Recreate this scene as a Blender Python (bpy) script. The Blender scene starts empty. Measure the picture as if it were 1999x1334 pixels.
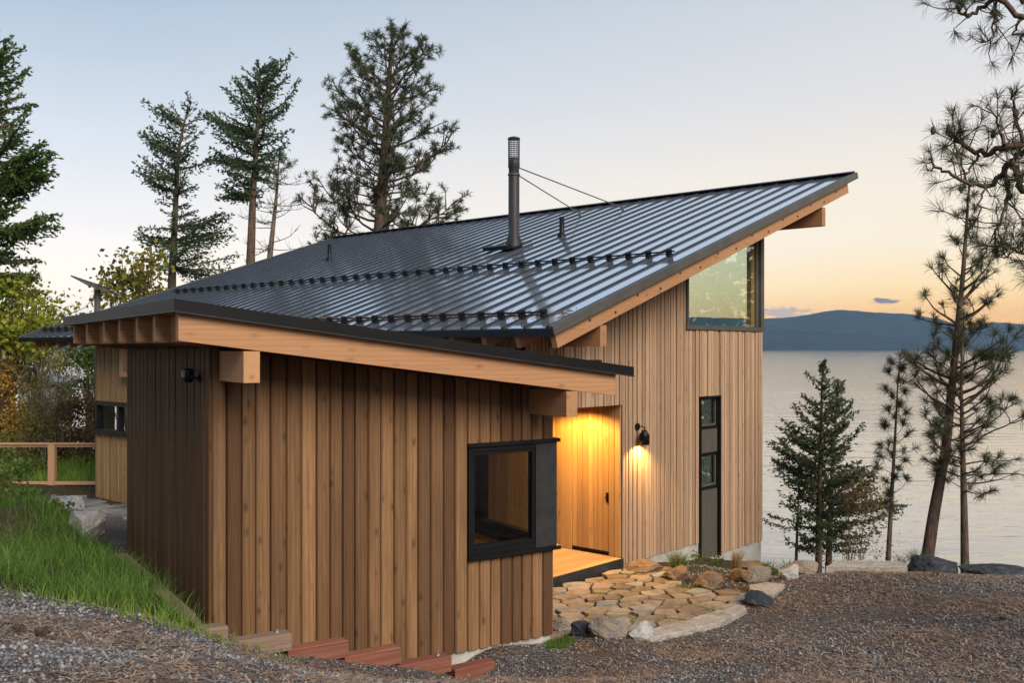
import bpy, bmesh, math, random
import numpy as np
from mathutils import Vector, Matrix, noise as mnoise
random.seed(7); rng = np.random.default_rng(7)
S = bpy.context.scene
COL = S.collection
F, CX, HY, CAMZ = 1890.0, 999.5, 680.0, 3.35

# ------------------------------------------------------------------ helpers
def G(px, py, z):
    Y = (CAMZ - z) * F / (py - HY)
    return ((px - CX) / F * Y, Y, z)
def W(px, py, Y):
    return ((px - CX) / F * Y, Y, CAMZ + (HY - py) / F * Y)
def lin(r, g, b):
    def f(c):
        c /= 255.0
        return c / 12.92 if c <= 0.04045 else ((c + 0.055) / 1.055) ** 2.4
    return (f(r), f(g), f(b), 1.0)

class MB:
    def __init__(s):
        s.v = []; s.f = []; s.r = []
    def add(s, vs, fs, r=None):
        n = len(s.v); r = random.random() if r is None else r
        s.v.extend([tuple(p) for p in vs])
        for f in fs:
            s.f.append(tuple(i + n for i in f)); s.r.append(r)
    def hexa(s, p, r=None):       # 8 points: bottom 0-3 ccw, top 4-7
        s.add(p, [(0,3,2,1),(4,5,6,7),(0,1,5,4),(1,2,6,5),(2,3,7,6),(3,0,4,7)], r)
    def box(s, x0, x1, y0, y1, z0, z1, r=None):
        s.hexa([(x0,y0,z0),(x1,y0,z0),(x1,y1,z0),(x0,y1,z0),(x0,y0,z1),(x1,y0,z1),(x1,y1,z1),(x0,y1,z1)], r)
    def tube(s, pts, rads, n=8, cap=True, r=None):
        pts = [Vector(p) for p in pts]
        if not hasattr(rads, '__len__'): rads = [rads] * len(pts)
        vs = []; up = None
        for i, p in enumerate(pts):
            d = (pts[min(i+1, len(pts)-1)] - pts[max(i-1, 0)])
            if d.length < 1e-9: d = Vector((0,0,1))
            d.normalize()
            if up is None:
                a = d.orthogonal().normalized()
            else:
                a = up - d * up.dot(d)
                a = a.normalized() if a.length > 1e-6 else d.orthogonal().normalized()
            up = a; b = d.cross(a)
            for k in range(n):
                t = 2*math.pi*k/n
                vs.append(p + (a*math.cos(t) + b*math.sin(t)) * rads[i])
        fs = []
        for i in range(len(pts)-1):
            for k in range(n):
                k2 = (k+1) % n
                fs.append((i*n+k, i*n+k2, (i+1)*n+k2, (i+1)*n+k))
        if cap:
            fs.append(tuple(range(n-1, -1, -1))); m = (len(pts)-1)*n
            fs.append(tuple(m+k for k in range(n)))
        s.add(vs, fs, r)
    def lathe(s, prof, c=(0,0,0), n=20, r=None):   # prof: (radius, z)
        vs = []
        for (rr, z) in prof:
            for k in range(n):
                t = 2*math.pi*k/n
                vs.append((c[0]+rr*math.cos(t), c[1]+rr*math.sin(t), c[2]+z))
        fs = []
        for i in range(len(prof)-1):
            for k in range(n):
                k2 = (k+1) % n
                fs.append((i*n+k, i*n+k2, (i+1)*n+k2, (i+1)*n+k))
        s.add(vs, fs, r)
    def build(s, name, mat, parent=None, smooth=False):
        me = bpy.data.meshes.new(name)
        me.from_pydata(s.v, [], s.f)
        at = me.attributes.new('rnd', 'FLOAT', 'FACE')
        at.data.foreach_set('value', np.array(s.r, dtype=np.float32))
        if smooth: me.polygons.foreach_set('use_smooth', np.ones(len(me.polygons), dtype=bool))
        me.materials.append(mat)
        o = bpy.data.objects.new(name, me); COL.objects.link(o)
        if parent is not None: o.parent = parent
        return o

def mesh_np(name, V, FA, R, mat, parent=None):
    """V (n,3), FA (m,k) faces, R (m,) random value per face"""
    me = bpy.data.meshes.new(name)
    m, k = FA.shape
    me.vertices.add(len(V)); me.vertices.foreach_set('co', V.astype(np.float32).ravel())
    me.loops.add(m*k); me.loops.foreach_set('vertex_index', FA.astype(np.int32).ravel())
    me.polygons.add(m)
    me.polygons.foreach_set('loop_start', (np.arange(m)*k).astype(np.int32))
    me.update(calc_edges=True)
    at = me.attributes.new('rnd', 'FLOAT', 'FACE'); at.data.foreach_set('value', R.astype(np.float32))
    me.materials.append(mat)
    o = bpy.data.objects.new(name, me); COL.objects.link(o)
    if parent is not None: o.parent = parent
    return o

def tag(o, label=None, cat=None, group=None, kind=None):
    if label: o['label'] = label
    if cat: o['category'] = cat
    if group: o['group'] = group
    if kind: o['kind'] = kind
    return o
def empty(name, loc, rz=0, **k):
    o = bpy.data.objects.new(name, None); COL.objects.link(o)
    o.location = loc; o.rotation_euler = (0, 0, rz); o.empty_display_size = 0.2
    return tag(o, **k)

# ------------------------------------------------------------------ materials
class NT:
    def __init__(s, name):
        s.m = bpy.data.materials.new(name); s.m.use_nodes = True
        s.t = s.m.node_tree; s.n = s.t.nodes; s.l = s.t.links
        s.b = s.n['Principled BSDF']; s.out = s.n['Material Output']
    def node(s, t, **k):
        x = s.n.new(t)
        for a, v in k.items(): setattr(x, a, v)
        return x
    def link(s, a, b): s.l.new(a, b)
    def setb(s, **k):
        for a, v in k.items(): s.b.inputs[a.replace('_', ' ')].default_value = v
    def coord(s, scale=(1,1,1), rnd=0.0):
        tc = s.node('ShaderNodeTexCoord'); out = tc.outputs['Object']
        if rnd:
            at = s.node('ShaderNodeAttribute', attribute_name='rnd')
            ml = s.node('ShaderNodeVectorMath', operation='SCALE'); ml.inputs[0].default_value = (13.7, 29.3, 7.9)
            s.link(at.outputs['Fac'], ml.inputs['Scale'])
            ad = s.node('ShaderNodeVectorMath', operation='ADD')
            s.link(out, ad.inputs[0]); s.link(ml.outputs[0], ad.inputs[1]); out = ad.outputs[0]
        mp = s.node('ShaderNodeMapping'); mp.inputs['Scale'].default_value = scale
        s.link(out, mp.inputs['Vector']); return mp.outputs[0]
    def noise(s, vec, scale, detail=4, rough=0.55, dist=0.0):
        x = s.node('ShaderNodeTexNoise'); x.inputs['Scale'].default_value = scale
        x.inputs['Detail'].default_value = detail; x.inputs['Roughness'].default_value = rough
        x.inputs['Distortion'].default_value = dist
        if vec is not None: s.link(vec, x.inputs['Vector'])
        return x.outputs['Fac']
    def ramp(s, fac, stops):
        x = s.node('ShaderNodeValToRGB'); e = x.color_ramp.elements
        while len(e) < len(stops): e.new(0.5)
        for i, (p, c) in enumerate(stops):
            e[i].position = p; e[i].color = c if len(c) == 4 else (*c, 1)
        s.link(fac, x.inputs['Fac']); return x.outputs['Color']
    def mix(s, fac, a, b, mode='MIX'):
        x = s.node('ShaderNodeMix', data_type='RGBA', blend_type=mode)
        for sock, v in ((x.inputs[0], fac), (x.inputs[6], a), (x.inputs[7], b)):
            if hasattr(v, 'is_linked'): s.link(v, sock)
            elif isinstance(v, (int, float)): sock.default_value = v
            else: sock.default_value = v if len(v) == 4 else (*v, 1)
        return x.outputs[2]
    def math(s, op, a, b=0.0):
        x = s.node('ShaderNodeMath', operation=op)
        for sock, v in ((x.inputs[0], a), (x.inputs[1], b)):
            if hasattr(v, 'is_linked'): s.link(v, sock)
            else: sock.default_value = v
        return x.outputs[0]
    def bump(s, h, strength=0.3, dist=0.01):
        x = s.node('ShaderNodeBump'); x.inputs['Strength'].default_value = strength
        x.inputs['Distance'].default_value = dist
        s.link(h, x.inputs['Height']); s.link(x.outputs[0], s.b.inputs['Normal'])

def wood(name, dark, mid, light, axis='z', knots=1.0, var=0.5, rough=0.75, stain=0.35):
    t = NT(name)
    sc = {'z': (62, 62, 2.0), 'x': (2.0, 62, 62), 'y': (62, 2.0, 62)}[axis]
    v = t.coord(sc, rnd=1)
    g = t.noise(v, 1.0, 6, 0.65, 0.9)
    kv = t.coord({'z': (9, 9, 4.2), 'x': (4.2, 9, 9), 'y': (9, 4.2, 9)}[axis], rnd=1)
    vo = t.node('ShaderNodeTexVoronoi'); vo.inputs['Scale'].default_value = 1.0; t.link(kv, vo.inputs['Vector'])
    ks = t.node('ShaderNodeSeparateColor'); t.link(vo.outputs['Color'], ks.inputs[0])
    # cathedral rings round a stretched centre
    rg = t.node('ShaderNodeTexWave', wave_type='RINGS'); rg.rings_direction = 'SPHERICAL'
    wv = t.coord({'z': (5, 5, .35), 'x': (.35, 5, 5), 'y': (5, .35, 5)}[axis], rnd=1)
    rg.inputs['Scale'].default_value = 3.0; rg.inputs['Distortion'].default_value = 4.0
    rg.inputs['Detail'].default_value = 2.5; rg.inputs['Detail Scale'].default_value = 1.2
    t.link(wv, rg.inputs['Vector'])
    gg = t.math('ADD', t.math('MULTIPLY', g, 0.84), t.math('MULTIPLY', rg.outputs['Fac'], 0.16))
    c = t.ramp(gg, [(0.22, tuple(.45*a+.55*b for a, b in zip(dark, mid))), (0.46, mid), (0.74, light)])
    at = t.node('ShaderNodeAttribute', attribute_name='rnd')
    br = t.ramp(at.outputs['Fac'], [(0, (1-var*.62, 1-var*.68, 1-var*.72)), (.5, (1-var*.2, 1-var*.22, 1-var*.24)), (1, (1.0+var*.22, 1.0+var*.2, 1.0+var*.16))])
    c = t.mix(1.0, c, br, 'MULTIPLY')
    sn = t.noise(t.coord({'z': (3, 3, .5), 'x': (.5, 3, 3), 'y': (3, .5, 3)}[axis], rnd=1), 1.2, 3, .6)
    c = t.mix(t.math('MULTIPLY', t.ramp(sn, [(.45, (0,0,0)), (.75, (1,1,1))]), stain), c, dark)
    kn = t.ramp(vo.outputs['Distance'], [(0.10, (1,1,1)), (0.13, (.6,.6,.6)), (0.30, (0,0,0))])
    kn = t.math('MULTIPLY', kn, t.math('GREATER_THAN', ks.outputs[0], 0.52))
    c = t.mix(t.math('MULTIPLY', kn, 0.5*knots), c, tuple(x*.4 for x in dark[:3]))
    t.link(c, t.b.inputs['Base Color']); t.setb(Roughness=rough)
    t.b.inputs['Specular IOR Level'].default_value = 0.3
    t.bump(gg, 0.35, 0.003)
    return t.m

def plain(name, col, rough=0.5, metal=0.0, var=0.25, scale=6, bump=0.1, spec=0.5, stretch=(1,1,1)):
    t = NT(name)
    n = t.noise(t.coord(stretch), scale, 5, .6)
    d = tuple(c*(1-var) for c in col[:3]); l = tuple(min(1, c*(1+var)) for c in col[:3])
    t.link(t.ramp(n, [(.3, d), (.7, l)]), t.b.inputs['Base Color'])
    t.setb(Roughness=rough, Metallic=metal); t.b.inputs['Specular IOR Level'].default_value = spec
    t.bump(t.noise(t.coord(stretch), scale*6, 4), bump, 0.003)
    return t.m

def leafmat(name, stops, trans=0.3, rough=0.6):
    t = NT(name)
    at = t.node('ShaderNodeAttribute', attribute_name='rnd')
    c = t.ramp(at.outputs['Fac'], stops)
    t.link(c, t.b.inputs['Base Color']); t.setb(Roughness=rough)
    t.b.inputs['Specular IOR Level'].default_value = 0.25
    tr = t.node('ShaderNodeBsdfTranslucent'); t.link(c, tr.inputs['Color'])
    mx = t.node('ShaderNodeMixShader'); mx.inputs[0].default_value = trans
    t.link(t.b.outputs[0], mx.inputs[1]); t.link(tr.outputs[0], mx.inputs[2])
    t.link(mx.outputs[0], t.out.inputs['Surface'])
    return t.m

def glassmat(name, tint, refl=1.0, ior=1.5):
    t = NT(name); t.n.remove(t.b)
    lw = t.node('ShaderNodeLayerWeight'); lw.inputs['Blend'].default_value = .5
    f0 = ((ior-1)/(ior+1))**2
    fre = t.math('ADD', f0, t.math('MULTIPLY', 1-f0, t.math('POWER', lw.outputs['Facing'], 5.0)))
    tr = t.node('ShaderNodeBsdfTransparent'); tr.inputs['Color'].default_value = tint
    gl = t.node('ShaderNodeBsdfGlossy'); gl.inputs['Roughness'].default_value = 0.0
    gl.inputs['Color'].default_value = (1,1,1,1)
    mx = t.node('ShaderNodeMixShader')
    t.link(t.math('MINIMUM', t.math('MULTIPLY', fre, refl), 1.0), mx.inputs[0])
    t.link(tr.outputs[0], mx.inputs[1]); t.link(gl.outputs[0], mx.inputs[2])
    t.link(mx.outputs[0], t.out.inputs['Surface'])
    return t.m

M = {}
M['shed_wood'] = wood('brown_cladding', (.075,.037,.016), (.195,.105,.050), (.28,.165,.085), 'z', 1.3, .95, stain=.5)
M['side_wood'] = wood('golden_side_cladding', (.12,.07,.028), (.30,.185,.08), (.42,.28,.13), 'z', .9, .5)
M['house_wood'] = wood('pale_cladding', (.22,.13,.072), (.43,.285,.185), (.54,.39,.27), 'z', .7, .42, stain=.3)
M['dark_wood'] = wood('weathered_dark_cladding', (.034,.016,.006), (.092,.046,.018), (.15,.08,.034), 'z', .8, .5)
M['door_wood'] = wood('knotty_entry_boards', (.20,.11,.05), (.36,.22,.10), (.46,.30,.15), 'z', 1.0, .35, stain=.15)
M['beam_x'] = wood('timber_along', (.30,.145,.07), (.44,.235,.118), (.52,.30,.16), 'x', 1.0, .4, stain=.3)
M['beam_y'] = wood('timber_across', (.30,.145,.07), (.44,.235,.118), (.52,.30,.16), 'y', 1.0, .4, stain=.3)
M['deck_wood'] = wood('deck_planks', (.30,.16,.07), (.42,.25,.12), (.50,.33,.18), 'x', .4, .25, stain=.1)
M['red_timber'] = wood('red_retaining_timber', (.12,.042,.028), (.23,.085,.055), (.32,.15,.105), 'x', .4, .35, stain=.4)
M['grey_timber'] = wood('weathered_grey_timber', (.12,.08,.06), (.21,.145,.11), (.30,.22,.17), 'x', .4, .3)
M['fence_wood'] = wood('fence_timber', (.30,.165,.09), (.44,.26,.15), (.52,.34,.21), 'x', .4, .2)
M['room_wood'] = wood('interior_boards', (.30,.2,.1), (.45,.32,.18), (.55,.42,.26), 'z', .3, .2)
M['black_metal'] = plain('black_painted_metal', (.0065,.007,.008), .45, .0, .25, 4, .05, .25)
M['trim_metal'] = plain('dark_bronze_trim', (.085,.082,.075), .45, .0, .2, 3, .05, .35)
M['steel_panel'] = plain('blackened_steel', (.028,.03,.033), .5, .0, .3, 5, .08, .3)
M['fascia'] = plain('black_fascia_metal', (.010,.0105,.011), .5, .0, .2, 3, .05, .15)
M['slit_panel'] = plain('grey_brown_panel', (.085,.077,.066), .6, .0, .2, 6, .08, stretch=(3,3,.5))
M['concrete'] = plain('cast_concrete', (.40,.39,.36), .85, 0, .28, 3, .3, .3)
M['bark'] = plain('pine_bark', (.10,.072,.055), .95, 0, .6, 8, 1.0, .1, (3,3,.6))
M['bark_grey'] = plain('grey_bark', (.15,.125,.105), .95, 0, .5, 8, 1.0, .1, (3,3,.6))
M['twig'] = plain('twig_bark', (.13,.09,.06), .95, 0, .4, 8, .3, .1)
M['glass'] = glassmat('window_glass', (.93,.96,.94,1))
M['tint_glass'] = glassmat('green_tinted_glass', (.91,.98,.93,1), 2.0, 1.55)
M['mirror_glass'] = glassmat('reflective_glass', (.5,.55,.53,1), 4.0, 1.7)
M['dim_glass'] = glassmat('dim_window_glass', (.52,.54,.53,1), 1.6)
M['paper'] = plain('dark_backing', (.022,.014,.009), .9, 0, .3, 4, .05, .1)
M['bulb'] = None

def m_roof():
    t = NT('standing_seam_metal')
    n = t.noise(t.coord((.6, 3, 1)), 1.5, 4)
    t.link(t.ramp(n, [(.3, (.76,.82,.90)), (.7, (.84,.89,.95))]), t.b.inputs['Base Color'])
    t.setb(Metallic=.9, Roughness=.11)
    return t.m
M['roof'] = m_roof()
M['seam'] = plain('seam_painted_shade', (.018,.026,.040), .35, .0, .2, 3, .02, .4)  # dark reflections of the ribs put into their colour; same metal as the pans

def m_bulb():
    t = NT('warm_bulb'); t.setb(Roughness=.4)
    t.b.inputs['Base Color'].default_value = (1,.8,.5,1)
    t.b.inputs['Emission Color'].default_value = (1,.62,.22,1)
    t.b.inputs['Emission Strength'].default_value = 12
    return t.m
M['bulb'] = m_bulb()

def m_ground():
    t = NT('gravel_and_soil')
    v = t.coord((1,1,1))
    vo = t.node('ShaderNodeTexVoronoi'); vo.inputs['Scale'].default_value = 42; t.link(v, vo.inputs['Vector'])
    sep = t.node('ShaderNodeSeparateColor'); t.link(vo.outputs['Color'], sep.inputs[0])
    stone = t.ramp(sep.outputs[0], [(0, (.05,.049,.052)), (.45, (.108,.101,.099)), (.8, (.17,.156,.148)), (1, (.29,.27,.26))])
    ndl = t.noise(t.coord((9, 26, 9)), 6, 5, .7, 2.0)
    brown = t.ramp(ndl, [(.4, (.05,.036,.030)), (.6, (.125,.088,.068)), (.75, (.25,.18,.135))])
    big = t.noise(v, .55, 5, .6)
    c = t.mix(t.ramp(big, [(.38, (.15,)*3), (.62, (.75,)*3)]), stone, brown)
    at = t.node('ShaderNodeAttribute', attribute_name='soil')
    soil = t.ramp(t.noise(v, 9, 5), [(.3, (.03,.026,.014)), (.7, (.075,.062,.03))])
    c = t.mix(at.outputs['Fac'], c, soil)
    t.link(c, t.b.inputs['Base Color']); t.setb(Roughness=.95)
    t.b.inputs['Specular IOR Level'].default_value = .15
    t.bump(t.math('SUBTRACT', 1.0, vo.outputs['Distance']), .9, .02)
    return t.m
M['ground'] = m_ground()
M['pebble'] = leafmat('gravel_stone', [(0, (.045,.048,.057)), (.4, (.12,.126,.142)), (.75, (.205,.20,.20)), (.95, (.35,.335,.32)), (1, (.24,.15,.11))], 0.0, .9)
M['needle_litter'] = leafmat('fallen_needles', [(0, (.10,.055,.036)), (.6, (.27,.17,.11)), (1, (.52,.40,.29))], .1, .8)
M['grass'] = leafmat('grass_blade', [(0, (.06,.15,.02)), (.55, (.12,.23,.04)), (.78, (.2,.29,.065)), (1, (.46,.40,.18))], .45)
M['lawn'] = leafmat('lawn_blade', [(0, (.14,.26,.035)), (.6, (.26,.42,.06)), (1, (.45,.45,.14))], .5)
M['sedge'] = leafmat('sedge_blade', [(0, (.06,.11,.025)), (.6, (.13,.19,.05)), (1, (.3,.28,.12))], .35)
M['dry_grass'] = leafmat('dry_grass_blade', [(0, (.22,.14,.06)), (1, (.42,.3,.15))], .3)
M['fir'] = leafmat('fir_needles', [(0, (.03,.06,.034)), (.5, (.08,.135,.07)), (.85, (.13,.19,.09)), (1, (.18,.2,.09))], .42)
M['fir_right'] = leafmat('young_fir_needles', [(0, (.04,.06,.034)), (.5, (.10,.135,.07)), (1, (.17,.185,.09))], .42)
M['fir_near'] = leafmat('green_fir_needles', [(0, (.04,.08,.026)), (.5, (.10,.165,.045)), (.85, (.16,.21,.06)), (1, (.2,.2,.07))], .42)
M['pine'] = leafmat('pine_needles', [(0, (.03,.048,.028)), (.5, (.075,.102,.055)), (.85, (.12,.145,.075)), (1, (.2,.16,.09))], .35)
M['pine_dark'] = leafmat('dark_pine_needles', [(0, (.028,.034,.02)), (.5, (.066,.078,.042)), (1, (.13,.13,.07))], .3)
M['maple'] = leafmat('maple_leaves', [(0, (.08,.11,.02)), (.5, (.20,.20,.03)), (.85, (.34,.26,.035)), (1, (.34,.13,.03))], .45)
M['yellow_leaf'] = leafmat('yellow_green_leaves', [(0, (.10,.16,.015)), (.6, (.28,.32,.03)), (1, (.5,.44,.05))], .45)
M['olive_leaf'] = leafmat('olive_leaves', [(0, (.08,.10,.03)), (.6, (.22,.23,.06)), (1, (.4,.32,.08))], .5)
M['orange_leaf'] = leafmat('orange_leaves', [(0, (.2,.12,.03)), (.5, (.45,.27,.05)), (1, (.62,.42,.08))], .5)
M['rust_leaf'] = leafmat('rusty_brown_leaves', [(0, (.09,.05,.028)), (.5, (.22,.13,.065)), (.8, (.32,.22,.09)), (1, (.3,.28,.1))], .4)
M['green_leaf'] = leafmat('green_leaves', [(0, (.05,.10,.024)), (.6, (.12,.2,.045)), (1, (.26,.29,.07))], .45)

def m_rock(name, stops, sc=2.2):
    t = NT(name); v = t.coord((1,1,1.6))
    n = t.noise(v, sc*2, 9, .7, 1.2); n2 = t.noise(v, sc*11, 6, .65)
    c = t.ramp(n, stops)
    c = t.mix(.5, c, t.ramp(n2, [(.3, (.35,.34,.33)), (.7, (1,1,1))]), 'MULTIPLY')
    t.link(c, t.b.inputs['Base Color']); t.setb(Roughness=.9)
    t.b.inputs['Specular IOR Level'].default_value = .25
    t.bump(t.math('ADD', n, t.math('MULTIPLY', n2, .4)), .9, .05)
    return t.m
M['rock_tan'] = m_rock('tan_boulder', [(.3, (.09,.06,.042)), (.48, (.24,.165,.105)), (.6, (.33,.225,.14)), (.75, (.5,.44,.38))])
M['rock_grey'] = m_rock('grey_boulder', [(.3, (.12,.11,.10)), (.46, (.30,.27,.24)), (.6, (.40,.30,.20)), (.75, (.56,.52,.48))])
M['rock_dark'] = m_rock('blue_black_boulder', [(.3, (.02,.024,.03)), (.52, (.055,.065,.08)), (.75, (.16,.17,.18))])
M['rock_white'] = m_rock('white_boulder', [(.3, (.26,.25,.25)), (.46, (.52,.51,.5)), (.7, (.75,.73,.7))])
M['flag'] = m_rock('warm_flagstone', [(.3, (.24,.14,.075)), (.5, (.38,.25,.145)), (.72, (.46,.35,.24))], 1.6)
M['flag_grey'] = m_rock('grey_flagstone', [(.3, (.13,.14,.15)), (.5, (.26,.26,.27)), (.72, (.4,.39,.38))], 1.6)
M['slab'] = m_rock('pale_slab', [(.3, (.3,.26,.22)), (.5, (.46,.42,.38)), (.72, (.6,.56,.52))], 2)

# ------------------------------------------------------------------ camera, world, light
cam = bpy.data.cameras.new('camera'); co = bpy.data.objects.new('camera', cam); COL.objects.link(co)
co.location = (0, 0, CAMZ); co.rotation_euler = (math.pi/2, 0, 0)
cam.sensor_width = 36; cam.lens = 36*F/1999.0; cam.shift_y = (HY-667.0)/1999.0
cam.clip_start = .05; cam.clip_end = 60000
S.camera = co
S.view_settings.view_transform = 'Standard'; S.view_settings.look = 'None'
S.view_settings.exposure = 0.45; S.view_settings.gamma = 1.0
S.render.engine = 'CYCLES'
S.cycles.use_denoising = True
S.cycles.max_bounces = 8; S.cycles.diffuse_bounces = 3; S.cycles.glossy_bounces = 4
S.cycles.transparent_max_bounces = 12; S.cycles.volume_bounces = 0
S.cycles.sample_clamp_indirect = 6.0
S.cycles.caustics_reflective = False; S.cycles.caustics_refractive = False

SUN_AZ, SUN_EL = math.radians(150), math.radians(35)   # azimuth clockwise from the view axis
wd = bpy.data.worlds.new('World'); S.world = wd; wd.use_nodes = True
def build_world():
    t = wd.node_tree; n = t.nodes; l = t.links
    bg = n['Background']
    tc = n.new('ShaderNodeTexCoord'); sp = n.new('ShaderNodeSeparateXYZ'); l.new(tc.outputs['Generated'], sp.inputs[0])
    def mth(op, a, b=0.0, clamp=False):
        x = n.new('ShaderNodeMath'); x.operation = op; x.use_clamp = clamp
        for s_, v in ((x.inputs[0], a), (x.inputs[1], b)):
            if hasattr(v, 'is_linked'): l.new(v, s_)
            else: s_.default_value = v
        return x.outputs[0]
    def ramp(fac, stops, ease=False):
        x = n.new('ShaderNodeValToRGB'); e = x.color_ramp.elements
        if ease: x.color_ramp.interpolation = 'EASE'
        while len(e) < len(stops): e.new(.5)
        for i, (p, c) in enumerate(stops): e[i].position = p; e[i].color = c
        l.new(fac, x.inputs[0]); return x.outputs[0]
    def mix(f_, a, b, mode='MIX'):
        x = n.new('ShaderNodeMix'); x.data_type = 'RGBA'; x.blend_type = mode
        for s_, v in ((x.inputs[0], f_), (x.inputs[6], a), (x.inputs[7], b)):
            if hasattr(v, 'is_linked'): l.new(v, s_)
            else: s_.default_value = v
        return x.outputs[2]
    el = mth('MAXIMUM', sp.outputs[2], 0.0)
    az = mth('ADD', mth('MULTIPLY', sp.outputs[0], .9), mth('MULTIPLY', sp.outputs[1], .44))
    k = mth('DIVIDE', mth('SUBTRACT', az, .07), .67, True)
    sc_ = lambda c, k: (c[0]*k, c[1]*k, c[2]*k, 1)
    cool = ramp(el, [(0, sc_(lin(255,240,222), 1.3)), (.06, sc_(lin(253,239,224), 1.2)), (.12, sc_(lin(236,233,232), 1.06)), (.20, lin(213,219,228)),
                     (.27, lin(188,201,215)), (.36, lin(156,179,201)), (.6, lin(136,164,194)), (1, lin(125,155,190))])
    warm = ramp(el, [(0, sc_(lin(255,172,62), 1.25)), (.03, sc_(lin(255,194,96), 1.18)), (.06, sc_(lin(254,222,165), 1.08)), (.10, lin(250,235,209)),
                     (.16, lin(240,229,213)), (.24, lin(219,217,216)), (.36, lin(199,203,210)), (.6, lin(175,188,206)), (1, lin(130,158,192))])
    sky = mix(k, cool, warm)
    # small evening clouds lying low over the far shore
    def cloud(x0, z0, hw, hh, seed):
        dx = mth('DIVIDE', mth('SUBTRACT', mth('DIVIDE', sp.outputs[0], mth('MAXIMUM', sp.outputs[1], .05)), x0), hw)
        dz = mth('DIVIDE', mth('SUBTRACT', mth('DIVIDE', sp.outputs[2], mth('MAXIMUM', sp.outputs[1], .05)), z0), hh)
        d = mth('ADD', mth('MULTIPLY', dx, dx), mth('MULTIPLY', dz, dz))
        no = n.new('ShaderNodeTexNoise'); no.inputs['Scale'].default_value = 130; no.inputs['Detail'].default_value = 5
        mp = n.new('ShaderNodeMapping'); mp.inputs['Location'].default_value = (seed, seed*2, 0); mp.inputs['Scale'].default_value = (1,1,2.5)
        l.new(tc.outputs['Generated'], mp.inputs[0]); l.new(mp.outputs[0], no.inputs['Vector'])
        v = mth('SUBTRACT', mth('ADD', 1.0, mth('MULTIPLY', mth('SUBTRACT', no.outputs[0], .5), 3.2)), d)
        front = mth('GREATER_THAN', sp.outputs[1], .1)
        return mth('MULTIPLY', mth('MULTIPLY', v, 1.6, True), front)
    sky = mix(mth('MULTIPLY', cloud((1728-CX)/F, (680-588)/F, 30/F, 6/F, 3.1), .95), sky, lin(125,118,125))
    sky = mix(mth('MULTIPLY', cloud((1525-CX)/F, (680-610)/F, 60/F, 12/F, 7.7), .9), sky, lin(196,176,165))
    nish = n.new('ShaderNodeTexSky'); nish.sky_type = 'NISHITA'; nish.sun_disc = False
    nish.sun_elevation = SUN_EL; nish.sun_rotation = SUN_AZ; nish.air_density = 1; nish.dust_density = 2
    nb = n.new('ShaderNodeMix'); nb.data_type = 'RGBA'; nb.blend_type = 'MULTIPLY'
    nb.inputs[0].default_value = 1; l.new(nish.outputs[0], nb.inputs[6]); nb.inputs[7].default_value = (.09,.09,.09,1)
    back = mth('MULTIPLY', mth('SUBTRACT', .35, sp.outputs[1]), 1.4, True)
    sky = mix(back, sky, mix(1.0, sky, (.55,.56,.6,1), 'MULTIPLY'))
    l.new(mix(.06, sky, nb.outputs[2]), bg.inputs['Color']); bg.inputs['Strength'].default_value = .88
build_world()
sl = bpy.data.lights.new('sun', 'SUN'); so = bpy.data.objects.new('sun', sl); COL.objects.link(so)
sl.energy = 3.3; sl.angle = math.radians(36); sl.color = (1, .88, .74)
d = Vector((math.sin(SUN_AZ)*math.cos(SUN_EL), math.cos(SUN_AZ)*math.cos(SUN_EL), math.sin(SUN_EL)))
so.rotation_euler = d.to_track_quat('Z', 'Y').to_euler(); so.location = (30, 0, 30)

# ------------------------------------------------------------------ frames of the two buildings
HO = (1.683, 14.9); HA = math.radians(48)
SO = (-2.806, 9.05); SA = math.radians(33.1)
def loc2w(o, a, u, v, z=0):
    return (o[0]+u*math.cos(a)-v*math.sin(a), o[1]+u*math.sin(a)+v*math.cos(a), z)
def HW(u, v, z=0): return loc2w(HO, HA, u, v, z)
def SW(u, v, z=0): return loc2w(SO, SA, u, v, z)

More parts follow.
